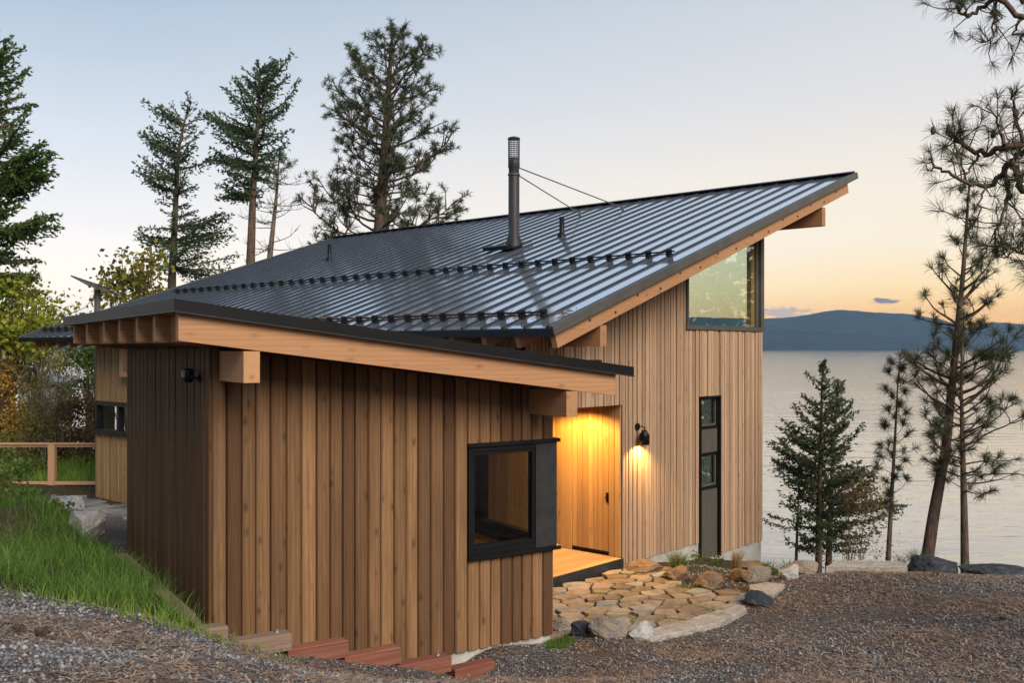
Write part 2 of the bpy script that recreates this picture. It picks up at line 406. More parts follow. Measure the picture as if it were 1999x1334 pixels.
# ------------------------------------------------------------------ terrain
cp = [G(0,1334,1.75), G(400,1334,1.5), G(700,1334,1.0), G(850,1334,.55), G(960,1334,.2), G(1150,1334,.2), G(1500,1334,.3), G(1999,1334,.45),
      (-2,0,2.2), (2,0,1.7), (8,2,1.4), (-10,0,2.6), (0,-12,3.0), (-20,-12,3.5), (20,-12,2.6), (-30,10,3.2), (20,6,1.0),(14,9,.5),
      G(0,1170,1.5), G(380,1238,.98), G(200,1190,1.3),
      SW(-.25,.0,.86), SW(-.25,1.5,.92), SW(-.3,3.2,.82), SW(-.25,4.2,.3), SW(-.6,4.6,.0), *[SW(u, v, .82-.29*u-.17) for u in (.35,.9,1.5,2.1,2.6) for v in (-.2,-.6)], SW(2.9,-.2,0), SW(4.1,-.3,-.02), SW(3.4,-.8,.05),
      SW(1.5,1.5,-.4), SW(3.5,3,-.3), SW(.6,1.8,-.1),
      SW(-.1,-.6,.80), *[SW(u, -.95, .82-.29*u-.17) for u in (.3,.9,1.5,2.1,2.7)],
      G(1160,1250,0), G(1270,1255,-.02), G(1460,1195,-.02), G(1530,1160,-.02), G(1340,1290,.05), G(1640,1118,-.02), G(1800,1122,0), G(1999,1130,.02), G(1750,1200,.1), (12,13.2,0), (18,12,0),
      HW(-1,-1,-.05), HW(1,-1,-.05), HW(0,-2,-.05), HW(1.5,-2.4,-.05), HW(-2,-1.6,-.05), HW(2.5,-.4,-.34), HW(3.5,-.3,-.55), HW(4.6,-.2,-.8), HW(-2.5,.5,-.1), HW(1,6,-.6), HW(1,12,-.6), HW(5.5,3,-1.6), HW(5.5,10,-2.2), HW(3.6,-1.6,-.8), (4.6,15.6,-.55), (5.2,15.5,-.55), (4.0,15.9,-.5), (3.5,15.6,-.34), (5.8,15.6,-.6), (4.9,16.8,-.8),
      HW(4.6,-1.5,-1.3), (7.2,16.2,-1.0), (11,15.5,-.9), (16,14.5,-1), (6.5,19,-2.6), (10,19,-3.2), (18,18,-4), (30,14,-3), (40,5,-2), (10,26,-8), (22,24,-9), (40,24,-10), (10,40,-12), (40,40,-14), (60,10,-12),(60,60,-16),(20,70,-16),
      HW(-2.8,6,-.02), HW(-2.8,9,-.02), HW(-2.8,12,-.02), HW(-4,13,-.02), HW(-3.6,10.5,0),(-9,21,0), (-12,22,0), (-10,26,.1), (-16,26,.3), (-13,32,-.2), (-5,30,-.6), (-22,34,.2),
      G(100,1040,1.02), G(60,990,1.0), G(0,960,1.25), (-9,15.5,.9), (-8.2,14.6,.85), (-6.4,13.6,.7), (-7.6,17.0,.3), (-12,16,1.2), (-18,18,1.4), (-6.2,11,1.22), (-5,9.5,1.25), (-7,9,1.45),
      (-15,45,-2), (0,45,-4), (-30,45,-1.5), (-15,62,-8), (0,60,-9), (-40,65,-8), (-60,40,0), (-60,75,-10), (-20,80,-14), (-70,0,4), (60,-30,3), (-70,-40,5), (0,-45,4.5)]
CP = np.array(cp); n_ = len(CP)
K = np.sqrt(((CP[:, None, :2]-CP[None, :, :2])**2).sum(-1)+.09)
A_ = np.block([[K, np.ones((n_, 1)), CP[:, :2]], [np.ones((1, n_)), np.zeros((1, 3))], [CP[:, :2].T, np.zeros((2, 3))]])
wt = np.linalg.solve(A_ + np.diag([1e-2]*n_+[0]*3), np.concatenate([CP[:, 2], np.zeros(3)]))
def terr(x, y):
    x = np.asarray(x, float); y = np.asarray(y, float)
    sh = x.shape; P = np.stack([x.ravel(), y.ravel()], 1); out = np.zeros(len(P))
    for i in range(0, len(P), 20000):
        q = P[i:i+20000]
        k = np.sqrt(((q[:, None]-CP[None, :, :2])**2).sum(-1)+.09)
        out[i:i+20000] = k@wt[:n_] + wt[n_] + q@wt[n_+1:]
    return out.reshape(sh)
def tz(x, y): return float(terr(np.array([x]), np.array([y]))[0])

def inpoly(px, py, poly):
    px = np.asarray(px); py = np.asarray(py); r = np.zeros(px.shape, bool); j = len(poly)-1
    for i in range(len(poly)):
        xi, yi = poly[i][:2]; xj, yj = poly[j][:2]
        c = ((yi > py) != (yj > py)) & (px < (xj-xi)*(py-yi)/((yj-yi) or 1e-9)+xi)
        r ^= c; j = i
    return r
GRASS = [(-3.2,7.75), (-2.72,8.35), SW(-.12,-.15)[:2], SW(-.12,3.3)[:2], (-5.4,13.2), (-7.0,15.6), (-8.6,17.6), (-11,19), (-24,20), (-24,9), (-12,8.2), (-5.5,7.6), (-4.3,7.5)]
def axis(segs):
    a = []
    for lo, hi, st in segs: a += list(np.arange(lo, hi, st))
    return np.array(a+[segs[-1][1]])
gx = axis([(-75,-30,2.5), (-30,-12,.8), (-12,-7,.25), (-7,10,.1), (10,20,.4), (20,75,2.5)])
gy = axis([(-50,-10,3), (-10,4,.5), (4,18,.1), (18,34,.4), (34,100,2.5)])
XX, YY = np.meshgrid(gx, gy)
ZZ = terr(XX, YY)
mic = np.array([mnoise.noise(Vector((x*1.3, y*1.3, 0)))*.03+mnoise.noise(Vector((x*5, y*5, 3)))*.012 for x, y in zip(XX.ravel(), YY.ravel())]).reshape(XX.shape)
ZZ = ZZ + mic
def ground_z(x, y):
    x = np.asarray(x, float); y = np.asarray(y, float)
    i = np.clip(np.searchsorted(gx, x)-1, 0, len(gx)-2); j = np.clip(np.searchsorted(gy, y)-1, 0, len(gy)-2)
    fx = np.clip((x-gx[i])/(gx[i+1]-gx[i]), 0, 1); fy = np.clip((y-gy[j])/(gy[j+1]-gy[j]), 0, 1)
    return (ZZ[j, i]*(1-fx)+ZZ[j, i+1]*fx)*(1-fy)+(ZZ[j+1, i]*(1-fx)+ZZ[j+1, i+1]*fx)*fy
nx, ny = len(gx), len(gy)
idx = np.arange(nx*ny).reshape(ny, nx)
FA = np.stack([idx[:-1, :-1], idx[:-1, 1:], idx[1:, 1:], idx[1:, :-1]], -1).reshape(-1, 4)
ground = mesh_np('ground', np.stack([XX.ravel(), YY.ravel(), ZZ.ravel()], 1), FA, np.zeros(len(FA)), M['ground'])
ground.data.polygons.foreach_set('use_smooth', np.ones(len(FA), bool))
soil = (inpoly(XX.ravel(), YY.ravel(), GRASS) | inpoly(XX.ravel(), YY.ravel(), [HW(-3.5,.3)[:2], HW(4.3,.2)[:2], HW(3.0,-1.2)[:2], (2.95,12.75), (2.2,11.9), (1.2,11.5), (.5,11.2)]) | (YY.ravel() > 19) | ((XX.ravel() > 4.2) & (YY.ravel() > 15.6)) | (XX.ravel() > 30)).astype(np.float32)
ground.data.attributes.new('soil', 'FLOAT', 'POINT').data.foreach_set('value', soil)
tag(ground, 'gravel and soil ground sloping down to the house and the lake', 'ground', kind='structure')

# ------------------------------------------------------------------ lake and far hills
def m_water():
    t = NT('lake_water')
    t.b.inputs['Base Color'].default_value = (.34,.305,.25,1); t.setb(Roughness=.07)
    t.b.inputs['IOR'].default_value = 2.0
    a = t.noise(t.coord((.10, .35, 1)), 1.0, 3, .5, .6)
    b = t.noise(t.coord((.8, 2.2, 1)), 1.0, 3, .5, .4)
    c = t.noise(t.coord((.004, .018, 1)), 1.0, 3, .6)
    h = t.math('ADD', t.math('MULTIPLY', a, 1.0), t.math('MULTIPLY', b, .22))
    h = t.math('MULTIPLY', h, t.math('ADD', .35, c))
    t.bump(h, .32, .5)
    return t.m
LZ = -6.0
mb = MB(); R_ = 6200
mb.add([(-R_,-R_,LZ), (R_,-R_,LZ), (R_,R_,LZ), (-R_,R_,LZ)], [(0,1,2,3)])
tag(mb.build('lake', m_water()), 'calm pale lake reflecting the sunset sky', 'lake', kind='structure')
def m_hill():
    t = NT('forested_hill')
    n = t.noise(t.coord((.01,.01,.02)), 1.0, 8, .65)
    t.link(t.ramp(n, [(.35, (.010,.018,.017)), (.65, (.028,.042,.034))]), t.b.inputs['Base Color'])
    t.setb(Roughness=1); t.b.inputs['Specular IOR Level'].default_value = 0
    return t.m
HM = m_hill()
def hills(name, label, r0, r1, prof, amp, seed):
    xs = [p[0] for p in prof]; hs = [p[1] for p in prof]
    azs = np.radians(np.arange(-62, 66, .12)); rad = np.linspace(0, 1, 15)
    V = []
    for a in azs:
        px = CX+F*math.tan(a)
        h = np.interp(px, xs, hs)/F*r1*math.cos(a)**0
        for q in rad:
            r = r0+(r1-r0)*q
            rr = r/ max(.35, math.cos(a))
            rr = min(rr, 6150)
            x, y = math.sin(a)*rr, math.cos(a)*rr
            f = math.sin(min(q*1.25, 1)*math.pi/2)**1.2 if q < .8 else 1-(q-.8)*2.2
            nn = mnoise.fractal(Vector((x*.0016+seed, y*.0016, 0)), 1.0, 2.0, 5)*amp + mnoise.noise(Vector((x*.02, y*.02, seed)))*3.5 + mnoise.noise(Vector((x*.08, y*.08, seed)))*2
            V.append((x, y, LZ-.5 + (h*F/F+nn*(.3+.7*q))*f if q > 0 else LZ-1.0))
    m = len(rad); N = len(azs); I = np.arange(N*m).reshape(N, m)
    FF = np.stack([I[:-1, :-1], I[1:, :-1], I[1:, 1:], I[:-1, 1:]], -1).reshape(-1, 4)
    o = mesh_np(name, np.array(V), FF, np.zeros(len(FF)), HM)
    o.data.polygons.foreach_set('use_smooth', np.ones(len(FF), bool))
    tag(o, label, 'hills', kind='structure')
hills('hills', 'long dark blue forested ridge across the lake', 4300, 5600,
      [(-3000,70), (-800,60), (0,45), (600,50), (1300,58), (1487,59), (1560,63), (1640,74), (1690,71), (1760,66), (1830,59), (1890,42), (1940,52), (1999,47), (2300,60), (4000,80)], 20, 1.3)
hills('foothills', 'lower blue foothills along the far lake shore', 4050, 4500,
      [(-3000,20), (0,24), (900,20), (1487,40), (1600,36), (1700,28), (1800,20), (1900,13), (1999,8), (2600,20), (4000,30)], 9, 8.1)

# ------------------------------------------------------------------ cladding helper
def split_wall(s0, s1, zbot, ztop, openings):
    """yields (sa, sb, [(z0 callable, z1 callable)]) strips cut round the openings"""
    ed = sorted({s0, s1} | {max(s0, min(s1, e)) for o in openings for e in o[:2]})
    zb = zbot if callable(zbot) else (lambda s: zbot)
    zt = ztop if callable(ztop) else (lambda s: ztop)
    for a, b in zip(ed[:-1], ed[1:]):
        if b-a < 1e-4: continue
        m = (a+b)/2; iv = [('b', 't')]; cur = [(None, None)]
        ops = sorted([(o[2], o[3]) for o in openings if o[0] < m < o[1]])
        res = []; lo = zb
        for (za, zb2) in ops:
            res.append((lo, (lambda s, q=za: q))); lo = (lambda s, q=zb2: q)
        res.append((lo, zt)); yield a, b, res
def boards(mb, mp, s0, s1, zbot, ztop, openings=(), bw=.14, gap=.006, depth=(.03,.03), rad=.014, jit=.12):
    for a, b, ivs in split_wall(s0, s1, zbot, ztop, openings):
        n = max(1, round((b-a)/bw)); ws = [1+random.uniform(-jit, jit) for _ in range(n)]; tot = sum(ws); x = a
        for w in ws:
            w = w/tot*(b-a); p, q = x+gap/2, x+w-gap/2; x += w
            dd = random.uniform(*depth); r = min(rad, (q-p)*.3); rv = random.random()
            for lo, hi in ivs:
                zl, zr, zl2, zr2 = lo((p+q)/2), lo((p+q)/2), hi(p), hi(q)
                if min(zl2, zr2)-zl < .01: continue
                prof = [(p, 0), (p, dd-r), (p+r*.35, dd-r*.35), (p+r*1.3, dd), (q-r*1.3, dd), (q-r*.35, dd-r*.35), (q, dd-r), (q, 0)]
                L = len(prof)
                vb = [mp(s, d, zl) for s, d in prof]
                vt = [mp(s, d, zl2+(zr2-zl2)*(s-p)/(q-p)) for s, d in prof]
                fs = [(i, (i+1) % L, L+(i+1) % L, L+i) for i in range(L)]
                fs += [tuple(range(L-1, -1, -1)), tuple(range(L, 2*L))]
                mb.add(vb+vt, fs, rv)
def slab(mb, mp, s0, s1, zbot, ztop, openings=(), n0=-.15, n1=0.0):
    for a, b, ivs in split_wall(s0, s1, zbot, ztop, openings):
        for lo, hi in ivs:
            if min(hi(a)-lo(a), hi(b)-lo(b)) < .005: continue
            e = 1e-4
            pts = [mp(a, n0, lo(a+e)), mp(b, n0, lo(b-e)), mp(b, n1, lo(b-e)), mp(a, n1, lo(a+e)), mp(a, n0, hi(a)), mp(b, n0, hi(b)), mp(b, n1, hi(b)), mp(a, n1, hi(a))]
            mb.hexa(pts)
def wallpart(name, mat, parent, mp, s0, s1, zbot, ztop, openings=(), inner=.15, **k):
    mb = MB(); boards(mb, mp, s0, s1, zbot, ztop, openings, **k); o = mb.build(name, mat, parent)
    m2 = MB(); slab(m2, mp, s0+.002, s1-.002, zbot, ztop, openings, -inner, -.001); m2.build('sheathing', M['room_wood'] if name == 'lake_wall' else M['paper'], o)
    return o

# ================================================================== HOUSE
house = empty('lake_house', (HO[0], HO[1], 0), HA, label='large modern wooden house with a steep metal shed roof beside the lake', cat='house')
zr = lambda u: 4.574+.339*u
CS, SN = .947, .321
def RP(u, v, n): return (u-SN*n, v, zr(u)+CS*n)
def rbox(mb, u0, u1, v0, v1, n0, n1, r=None):
    mb.hexa([RP(u0,v0,n0), RP(u1,v0,n0), RP(u1,v1,n0), RP(u0,v1,n0), RP(u0,v0,n1), RP(u1,v0,n1), RP(u1,v1,n1), RP(u0,v1,n1)], r)
UL, UH, VL, VH = -2.855, 6.51, -1.0, 15.55
WT = lambda u: zr(u)-.305
# walls
gm = lambda s, n, z: (s, -n, z)
zb = lambda s: .017 if s < 2.6 else -.265
wallpart('gable_wall', M['house_wood'], house, gm, -2.26, 4.5, zb, WT,
         [(-2.26, 0, -1, 2.48), (2.25, 2.94, -1, 2.52), (1.824, 4.5, 3.71, 9)], bw=.088, gap=.018, depth=(.018,.042), rad=.010, jit=.35)
lm = lambda s, n, z: (-2.26-n, s, z)
wallpart('side_wall', M['side_wood'], house, lm, 3.4, 12.83, 0.0, WT(-2.26), [(10.45, 12.74, 1.49, 2.14)], bw=.11, gap=.01, depth=(.02,.034), rad=.008, jit=.25)
wallpart('side_wall', M['side_wood'], house, lm, .16, 3.4, 2.56, WT(-2.26), (), bw=.11, gap=.01, depth=(.02,.034), rad=.008)
dm = lambda s, n, z: (-n, s, z)
wallpart('entry_wall', M['door_wood'], house, dm, 0.003, 3.38, .125, 2.48, [(.224, .964, .0, 2.6)], inner=.12, bw=.106, gap=.006, depth=(.024,.026), rad=.006, jit=.2)
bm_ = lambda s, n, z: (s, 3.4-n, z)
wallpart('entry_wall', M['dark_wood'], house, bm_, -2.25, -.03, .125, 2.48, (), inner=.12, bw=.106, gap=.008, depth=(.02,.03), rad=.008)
mb = MB(); mb.box(-2.25, .15, .16, 3.5, 2.485, 2.555); mb.build('entry_soffit', M['deck_wood'], house)
fm = lambda s, n, z: (s, 12.83+n, z)
wallpart('gable_wall', M['house_wood'], house, fm, -2.22, 4.46, 0, WT, [(-1.9, .6, 1.2, 2.3)], bw=.12)
km = lambda s, n, z: (4.5+n, s, z)
wallpart('lake_wall', M['house_wood'], house, km, .02, 12.8, -.4, WT(4.5)-.02, [(.10, 3.9, 3.75, 5.6), (.5, 3.9, .4, 3.3), (4.2, 8, .4, 5.6), (8.3, 12.4, .4, 5.6)], bw=.12)
lw = MB()
for a, b, c, d in ((.10, 3.9, 3.75, 5.6), (.5, 3.9, .4, 3.3), (4.2, 8, .4, 5.6), (8.3, 12.4, .4, 5.6)):
    lw.box(4.40, 4.42, a, b, c, d)
lwo = lw.build('lake_glazing', M['glass'], house)
mb = MB(); mb.box(.02, 4.4, .2, 12.6, -.15, .1); mb.box(-2.05, .02, 3.55, 12.6, -.15, .1); mb.build('floor', M['deck_wood'], house)
mb = MB(); mb.box(-.0, 2.249, .0, .24, -1.0, .016); mb.box(2.25, 4.49, -.004, .24, -2.2, -.31); mb.box(2.941, 4.49, -.004, .24, -.309, -.266)
mb.box(4.2, 4.49, .241, 12.7, -3, -.41); mb.box(-2.24, -1.9, 3.42, 12.7, -.8, -.005); mb.build('foundation', M['concrete'], house)
# entry deck
mb = MB(); v = -.03
while v < 3.36:
    mb.box(-3.25 if v < .1 else -2.45, -.03, v, v+.135, .08, .12); v += .14
dk = mb.build('deck', M['deck_wood'], house)
mb = MB(); mb.box(-3.25, -.02, -.055, -.033, -.12, .121); mb.build('edge_plate', M['steel_panel'], dk)
# door
mb = MB(); dmm = lambda s, n, z: (.012-n, s, z)
boards(mb, dmm, .228, .96, .185, 2.478, (), .106, .005, (.024,.025), .005, .15); mb.box(.013, .05, .226, .962, .18, 2.478)
door = mb.build('door', M['door_wood'], house)
mb = MB(); mb.box(-.03, -.012, .232, .272, .95, 1.10); mb.box(-.06, -.03, .244, .26, 1.0, 1.05); mb.build('handle', M['black_metal'], door)
mb = MB(); mb.box(.006, .05, .226, .962, .121, .178); mb.build('threshold', M['black_metal'], door)
mb = MB(); mb.box(-.05, -.026, 1.285, 1.335, 1.19, 1.33); mb.box(-.056, -.05, 1.297, 1.323, 1.21, 1.25); mb.build('door_bell', M['black_metal'], house)
# slit window
w = MB(); a, b = 2.253, 2.937
w.box(a, a+.03, -.05, .12, -.305, 2.515); w.box(b-.03, b, -.05, .12, -.305, 2.515); w.box(a+.03, b-.03, -.05, .12, 2.485, 2.515)
for z in (1.95, 1.49, .90): w.box(a+.03, b-.03, .0, .12, z, z+.045)
sf = w.build('slit_window', M['black_metal'], house)
for z0, z1 in ((1.535, 1.95), (-.3, .90)):
    p = MB(); p.box(a+.032, b-.032, .015, .075, z0, z1); p.build('panel', M['slit_panel'], sf)
for z0, z1 in ((1.995, 2.485), (.945, 1.49)):
    p = MB(); p.box(a+.06, b-.06, .06, .068, z0+.03, z1-.03); p.build('glass', M['mirror_glass'], sf)
    q = MB(); q.box(a+.03, a+.062, .04, .1, z0, z1); q.box(b-.062, b-.03, .04, .1, z0, z1); q.box(a+.062, b-.062, .04, .1, z0, z0+.032); q.box(a+.062, b-.062, .04, .1, z1-.032, z1)
    q.build('sash', M['slit_panel'], sf)
# clerestory window
w = MB(); zt = lambda u: WT(u)-.0
def vpost(mb, u0, u1, v0, v1, z0):
    mb.hexa([(u0,v0,z0),(u1,v0,z0),(u1,v1,z0),(u0,v1,z0),(u0,v0,zt(u0)),(u1,v0,zt(u1)),(u1,v1,zt(u1)),(u0,v1,zt(u0))])
vpost(w, 1.826, 1.875, -.05, .1, 3.74); w.box(1.80, 4.56, -.06, .1, 3.665, 3.74)
cw = w.build('clerestory_window', M['trim_metal'], house)
p = MB(); vpost(p, 4.30, 4.40, -.0, .1, 3.74); vpost(p, 4.40, 4.52, -.055, .1, 3.74); p.build('corner_post', M['trim_metal'], cw)
p = MB(); vpost(p, 4.17, 4.30, .03, .12, 3.74); p.build('inner_post', M['beam_x'], cw)
p = MB(); u0, u1 = 1.875, 4.30
p.hexa([(u0,.02,3.74),(u1,.02,3.74),(u1,.028,3.74),(u0,.028,3.74),(u0,.02,zt(u0)),(u1,.02,zt(u1)),(u1,.028,zt(u1)),(u0,.028,zt(u0))]); p.build('glass', M['tint_glass'], cw)
# side window
w = MB(); x0, x1 = -2.33, -2.18
w.box(x0, x1, 12.67, 12.74, 1.49, 2.14); w.box(x0, x1, 10.45, 10.52, 1.49, 2.14); w.box(x0, x1, 10.52, 12.67, 1.49, 1.55); w.box(x0, x1, 10.52, 12.67, 2.08, 2.14)
w.box(x0+.02, x1, 11.66, 11.76, 1.55, 2.08); w.box(x0-.03, x1, 10.4, 12.80, 1.455, 1.489); w.box(x0-.03, x1, 10.4, 12.80, 2.141, 2.175)
lwf = w.build('side_window', M['black_metal'], house)
p = MB(); p.box(-2.25, -2.242, 10.52, 11.66, 1.55, 2.08); p.box(-2.25, -2.242, 11.76, 12.67, 1.55, 2.08); p.build('glass', M['glass'], lwf)
# roof metal
mb = MB(); rbox(mb, UL, UH, VL, VH, -.03, 0)
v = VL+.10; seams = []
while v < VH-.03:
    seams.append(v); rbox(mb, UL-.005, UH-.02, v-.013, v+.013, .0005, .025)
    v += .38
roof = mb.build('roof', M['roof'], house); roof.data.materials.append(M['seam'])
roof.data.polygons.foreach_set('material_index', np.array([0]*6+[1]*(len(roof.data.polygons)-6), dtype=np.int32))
mb = MB(); rbox(mb, UL-.03, UH+.02, VL-.022, VL-.001, -.088, .03); rbox(mb, UL-.03, UH+.02, VL, VL+.04, .01, .036)
mb.build('rake_trim', M['trim_metal'], roof)
mb = MB(); rbox(mb, UL-.03, UH+.02, VH+.001, VH+.022, -.105, .035)
mb.build('rake_trim', M['trim_metal'], roof)
mb = MB(); rbox(mb, UH-.10, UH+.03, VL+.041, VH, .052, .064); rbox(mb, UH+.021, UH+.031, VL+.041, VH, -.1, .05); mb.build('ridge_cap', M['black_metal'], roof)
mb = MB(); rbox(mb, UL-.045, UL-.006, VL, VH, -.10, -.002); mb.build('eave_trim', M['black_metal'], roof)
mb = MB(); rbox(mb, UL, UH-.1, VL+.03, VH-.03, -.098, -.032); mb.build('roof_deck', M['beam_x'], roof)
# rafters: one mesh copied
mb = MB(); rbox(mb, -2.80, 6.16, 0, .09, -.288, -.10)
r0 = mb.build('rafter', M['beam_x'], house); v = -.955; r0.location = (0, v, 0)
while v+.61 < 15.4:
    v += .61; c = r0.copy(); COL.objects.link(c); c.parent = house; c.location = (0, v, 0)
for u0, z0, z1, vv in ((-1.785, 3.37, 3.66, 13.6), (5.10, 5.64, 5.985, 15.0)):
    mb = MB(); mb.box(u0, u0+.145, -.93, vv, z0, z1)
    ge = mb.build('beam', M['beam_y'], house)
mb = MB(); mb.box(-2.46, -2.27, 10.9, 11.33, 2.74, 3.36); mb.build('beam_stub', M['beam_x'], house)
# bolts on the rake rafter
bm0 = MB(); bm0.tube([(0, -.002, 0), (0, -.014, 0)], .016, 8); b_ = None
for k in range(15):
    u = -2.1+k*.55; c = RP(u, -.955, -.15-.07*(k % 2))
    if b_ is None: o = b_ = bm0.build('bolt', M['steel_panel'], r0)
    else: o = b_.copy(); COL.objects.link(o); o.parent = r0
    o.location = (c[0], 0, c[2])
# snow guards
def snow_guard(u, v0, v1):
    mb = MB(); c0 = RP(u, 0, .085)
    mb.tube([(c0[0], v0, c0[2]), (c0[0], v1, c0[2])], .013, 8); c1 = RP(u-.035, 0, .055); mb.tube([(c1[0], v0+.02, c1[2]), (c1[0], v1, c1[2])], .009, 6)
    g = mb.build('snow_guard', M['black_metal'], house)
    cl = MB(); cl.hexa([(p[0], p[1], p[2]-zr(0)) for p in (RP(-.05,-.03,.01), RP(.05,-.03,.01), RP(.05,.03,.01), RP(-.05,.03,.01), RP(-.05,-.03,.075), RP(.03,-.03,.075), RP(.03,.03,.075), RP(-.05,.03,.075))])
    cl.tube([(-.03, -.045, .09), (-.03, .045, .09)], .03, 8)
    first = None
    for s in seams:
        if v0-.03 <= s <= v1:
            if first is None: o = first = cl.build('clamp', M['black_metal'], g)
            else: o = first.copy(); COL.objects.link(o); o.parent = g
            o.location = (u, s, zr(u))
snow_guard(.55, -.62, 14.5); snow_guard(-2.45, -.54, 15.3)
# pine litter caught behind the lower guard
V = []; FF = []; RR = []
for i in range(2600):
    s = random.choice(seams)+random.gauss(.19, .06); u = -2.36+abs(random.gauss(0, .09)); a = random.uniform(0, 6.28); L = random.uniform(.05, .11)
    c = RP(u, min(max(s, VL+.1), VH-.1), random.uniform(.006, .04)); dx, dy = math.cos(a)*L/2, math.sin(a)*L/2; k = len(V)
    V += [(c[0]-dx, c[1]-dy, c[2]-dx*.339), (c[0]+dx, c[1]+dy, c[2]+dx*.339), (c[0]+dx*.2, c[1]+dy*.2, c[2]+.012)]; FF.append((k, k+1, k+2)); RR.append(random.random()*.5)
o = mesh_np('needle_litter', np.array(V), np.array(FF), np.array(RR), M['needle_litter'], house); o['kind'] = 'stuff'
# flue
fu, fv = 2.33, 4.31; fz = zr(fu)
mb = MB(); n = 24
mb.lathe([(.19, -.10), (.175, .06), (.125, .24), (.125, .26), (.112, .27), (.112, 1.44), (.106, 1.45), (.106, 1.62), (.118, 1.63), (.118, 1.82), (.0, 1.82)], (fu, fv, fz), n)
fl = mb.build('flue_pipe', M['steel_panel'], house, True)
mb = MB()
for k in range(22):
    t = 2*math.pi*k/22; x, y = fu+.112*math.cos(t), fv+.112*math.sin(t); mb.tube([(x, y, fz+1.815), (x, y, fz+2.21)], .0055, 4)
for j in range(10):
    z = fz+1.84+j*.04; mb.tube([(fu+.112*math.cos(2*math.pi*k/22), fv+.112*math.sin(2*math.pi*k/22), z) for k in range(23)], .0055, 4, False)
mb.lathe([(0, 2.20), (.125, 2.20), (.125, 2.225), (.06, 2.25), (0, 2.255)], (fu, fv, fz), n)
mb.build('flue_cap', M['steel_panel'], fl)
mb = MB(); rbox(mb, fu-.26, fu+.3, fv-.24, fv+.24, .04, .06); rbox(mb, fu-.30, fu-.16, fv-.1, fv+.55, .052, .13); mb.build('flashing', M['black_metal'], fl)
mb = MB(); a1 = RP(5.46, 5.07, .04); a2 = RP(5.54, 3.92, .04)
mb.tube([(fu+.1, fv, fz+1.50), a1], .0125, 6); mb.lathe([(.03, -.03), (.03, .03), (0, .03)], a1, 8); mb.build('brace', M['trim_metal'], fl)
mb = MB(); mb.tube([(fu+.1, fv-.03, fz+1.64), a2], .0125, 6); mb.lathe([(.03, -.03), (.03, .03), (0, .03)], a2, 8); mb.build('brace', M['trim_metal'], fl)
mb = MB(); mb.lathe([(.119, 0), (.125, .0), (.125, .03), (.119, .03)], (fu, fv, fz+1.47), n); mb.build('collar', M['trim_metal'], fl)
for vu, vv in ((3.07, 3.67), (3.01, 11.23)):
    mb = MB(); mb.lathe([(.11, -.06), (.09, .03), (.058, .07), (.052, .08), (.052, .40), (.044, .40), (.04, .2)], (vu, vv, zr(vu)), 14); mb.build('vent_pipe', M['black_metal'], house, True)

# lamp on the gable wall
lx, lz = .371, 2.12
lamp = empty('wall_lamp', HW(lx, 0, lz), HA, label='black bell shaped wall lamp lit warm beside the entry on the pale cladding', cat='lamp')
mb = MB(); mb.tube([(0, -.03, 0), (0, -.055, 0)], .055, 20); mb.build('backplate', M['black_metal'], lamp)
mb = MB(); mb.tube([(0, -.05, 0), (0, -.14, .005), (0, -.165, -.0), (0, -.172, -.025), (0, -.172, -.06)], .009, 8); mb.build('arm', M['black_metal'], lamp)
mb = MB(); mb.lathe([(.0, -.05), (.042, -.05), (.046, -.075), (.078, -.115), (.08, -.13), (.08, -.275), (.076, -.275), (.076, -.13), (.04, -.08), (0, -.08)], (0, -.172, 0), 24); mb.build('shade', M['black_metal'], lamp, True)
mb = MB(); mb.lathe([(0, -.13), (.02, -.14), (.03, -.175), (.02, -.205), (0, -.21)], (0, -.172, 0), 12); mb.build('bulb', M['bulb'], lamp, True)
pl = bpy.data.lights.new('lamp_light', 'SPOT'); po = bpy.data.objects.new('lamp_light', pl); COL.objects.link(po); po.parent = lamp
po.location = (0, -.172, -.215); pl.energy = 95; pl.color = (1, .58, .17); pl.spot_size = math.radians(165); pl.spot_blend = .5; pl.shadow_soft_size = .03
# downlight in the entry soffit
dl = empty('ceiling_light', HW(-.6, .62, 2.484), HA, label='small round recessed light in the soffit over the entry door', cat='lamp')
mb = MB(); mb.lathe([(.085, -.001), (.085, -.012), (.06, -.014), (.06, -.002)], (0,0,0), 20); mb.build('trim_ring', M['black_metal'], dl)
mb = MB(); mb.lathe([(.058, -.004), (0, -.004)], (0,0,0), 16); mb.build('diffuser', M['bulb'], dl)
pl = bpy.data.lights.new('entry_light', 'SPOT'); po = bpy.data.objects.new('entry_light', pl); COL.objects.link(po); po.parent = dl
po.location = (0, 0, -.02); pl.energy = 300; pl.color = (1, .52, .11); pl.spot_size = math.radians(158); pl.spot_blend = .4; pl.shadow_soft_size = .05

# ================================================================== SHED (front volume)
shed = empty('garden_studio', (SO[0], SO[1], 0), SA, label='low brown timber outbuilding in front with a shallow sloping roof and black window', cat='building')
zs = lambda u: 3.6975-.125*u
ST = lambda u: zs(u)-.345
f0 = lambda s, n, z: (s, -n, z)
OW = [(2.76, 3.9, 1.08, 2.27)]
wallpart('front_wall', M['shed_wood'], shed, f0, 0, 3.9, .05, ST, OW, bw=.144, gap=.008, depth=(.027,.035), rad=.024, jit=.1)
l0 = lambda s, n, z: (-n, s, z)
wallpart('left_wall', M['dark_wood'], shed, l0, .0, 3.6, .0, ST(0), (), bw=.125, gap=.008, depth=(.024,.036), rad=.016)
r_0 = lambda s, n, z: (3.9+n, s, z)
wallpart('right_wall', M['shed_wood'], shed, r_0, .0, 3.6, .05, ST(3.9), [(.0, 1.55, 1.08, 2.27)], bw=.144, gap=.005, depth=(.028,.034), rad=.022)
b0 = lambda s, n, z: (s, 3.6+n, z)
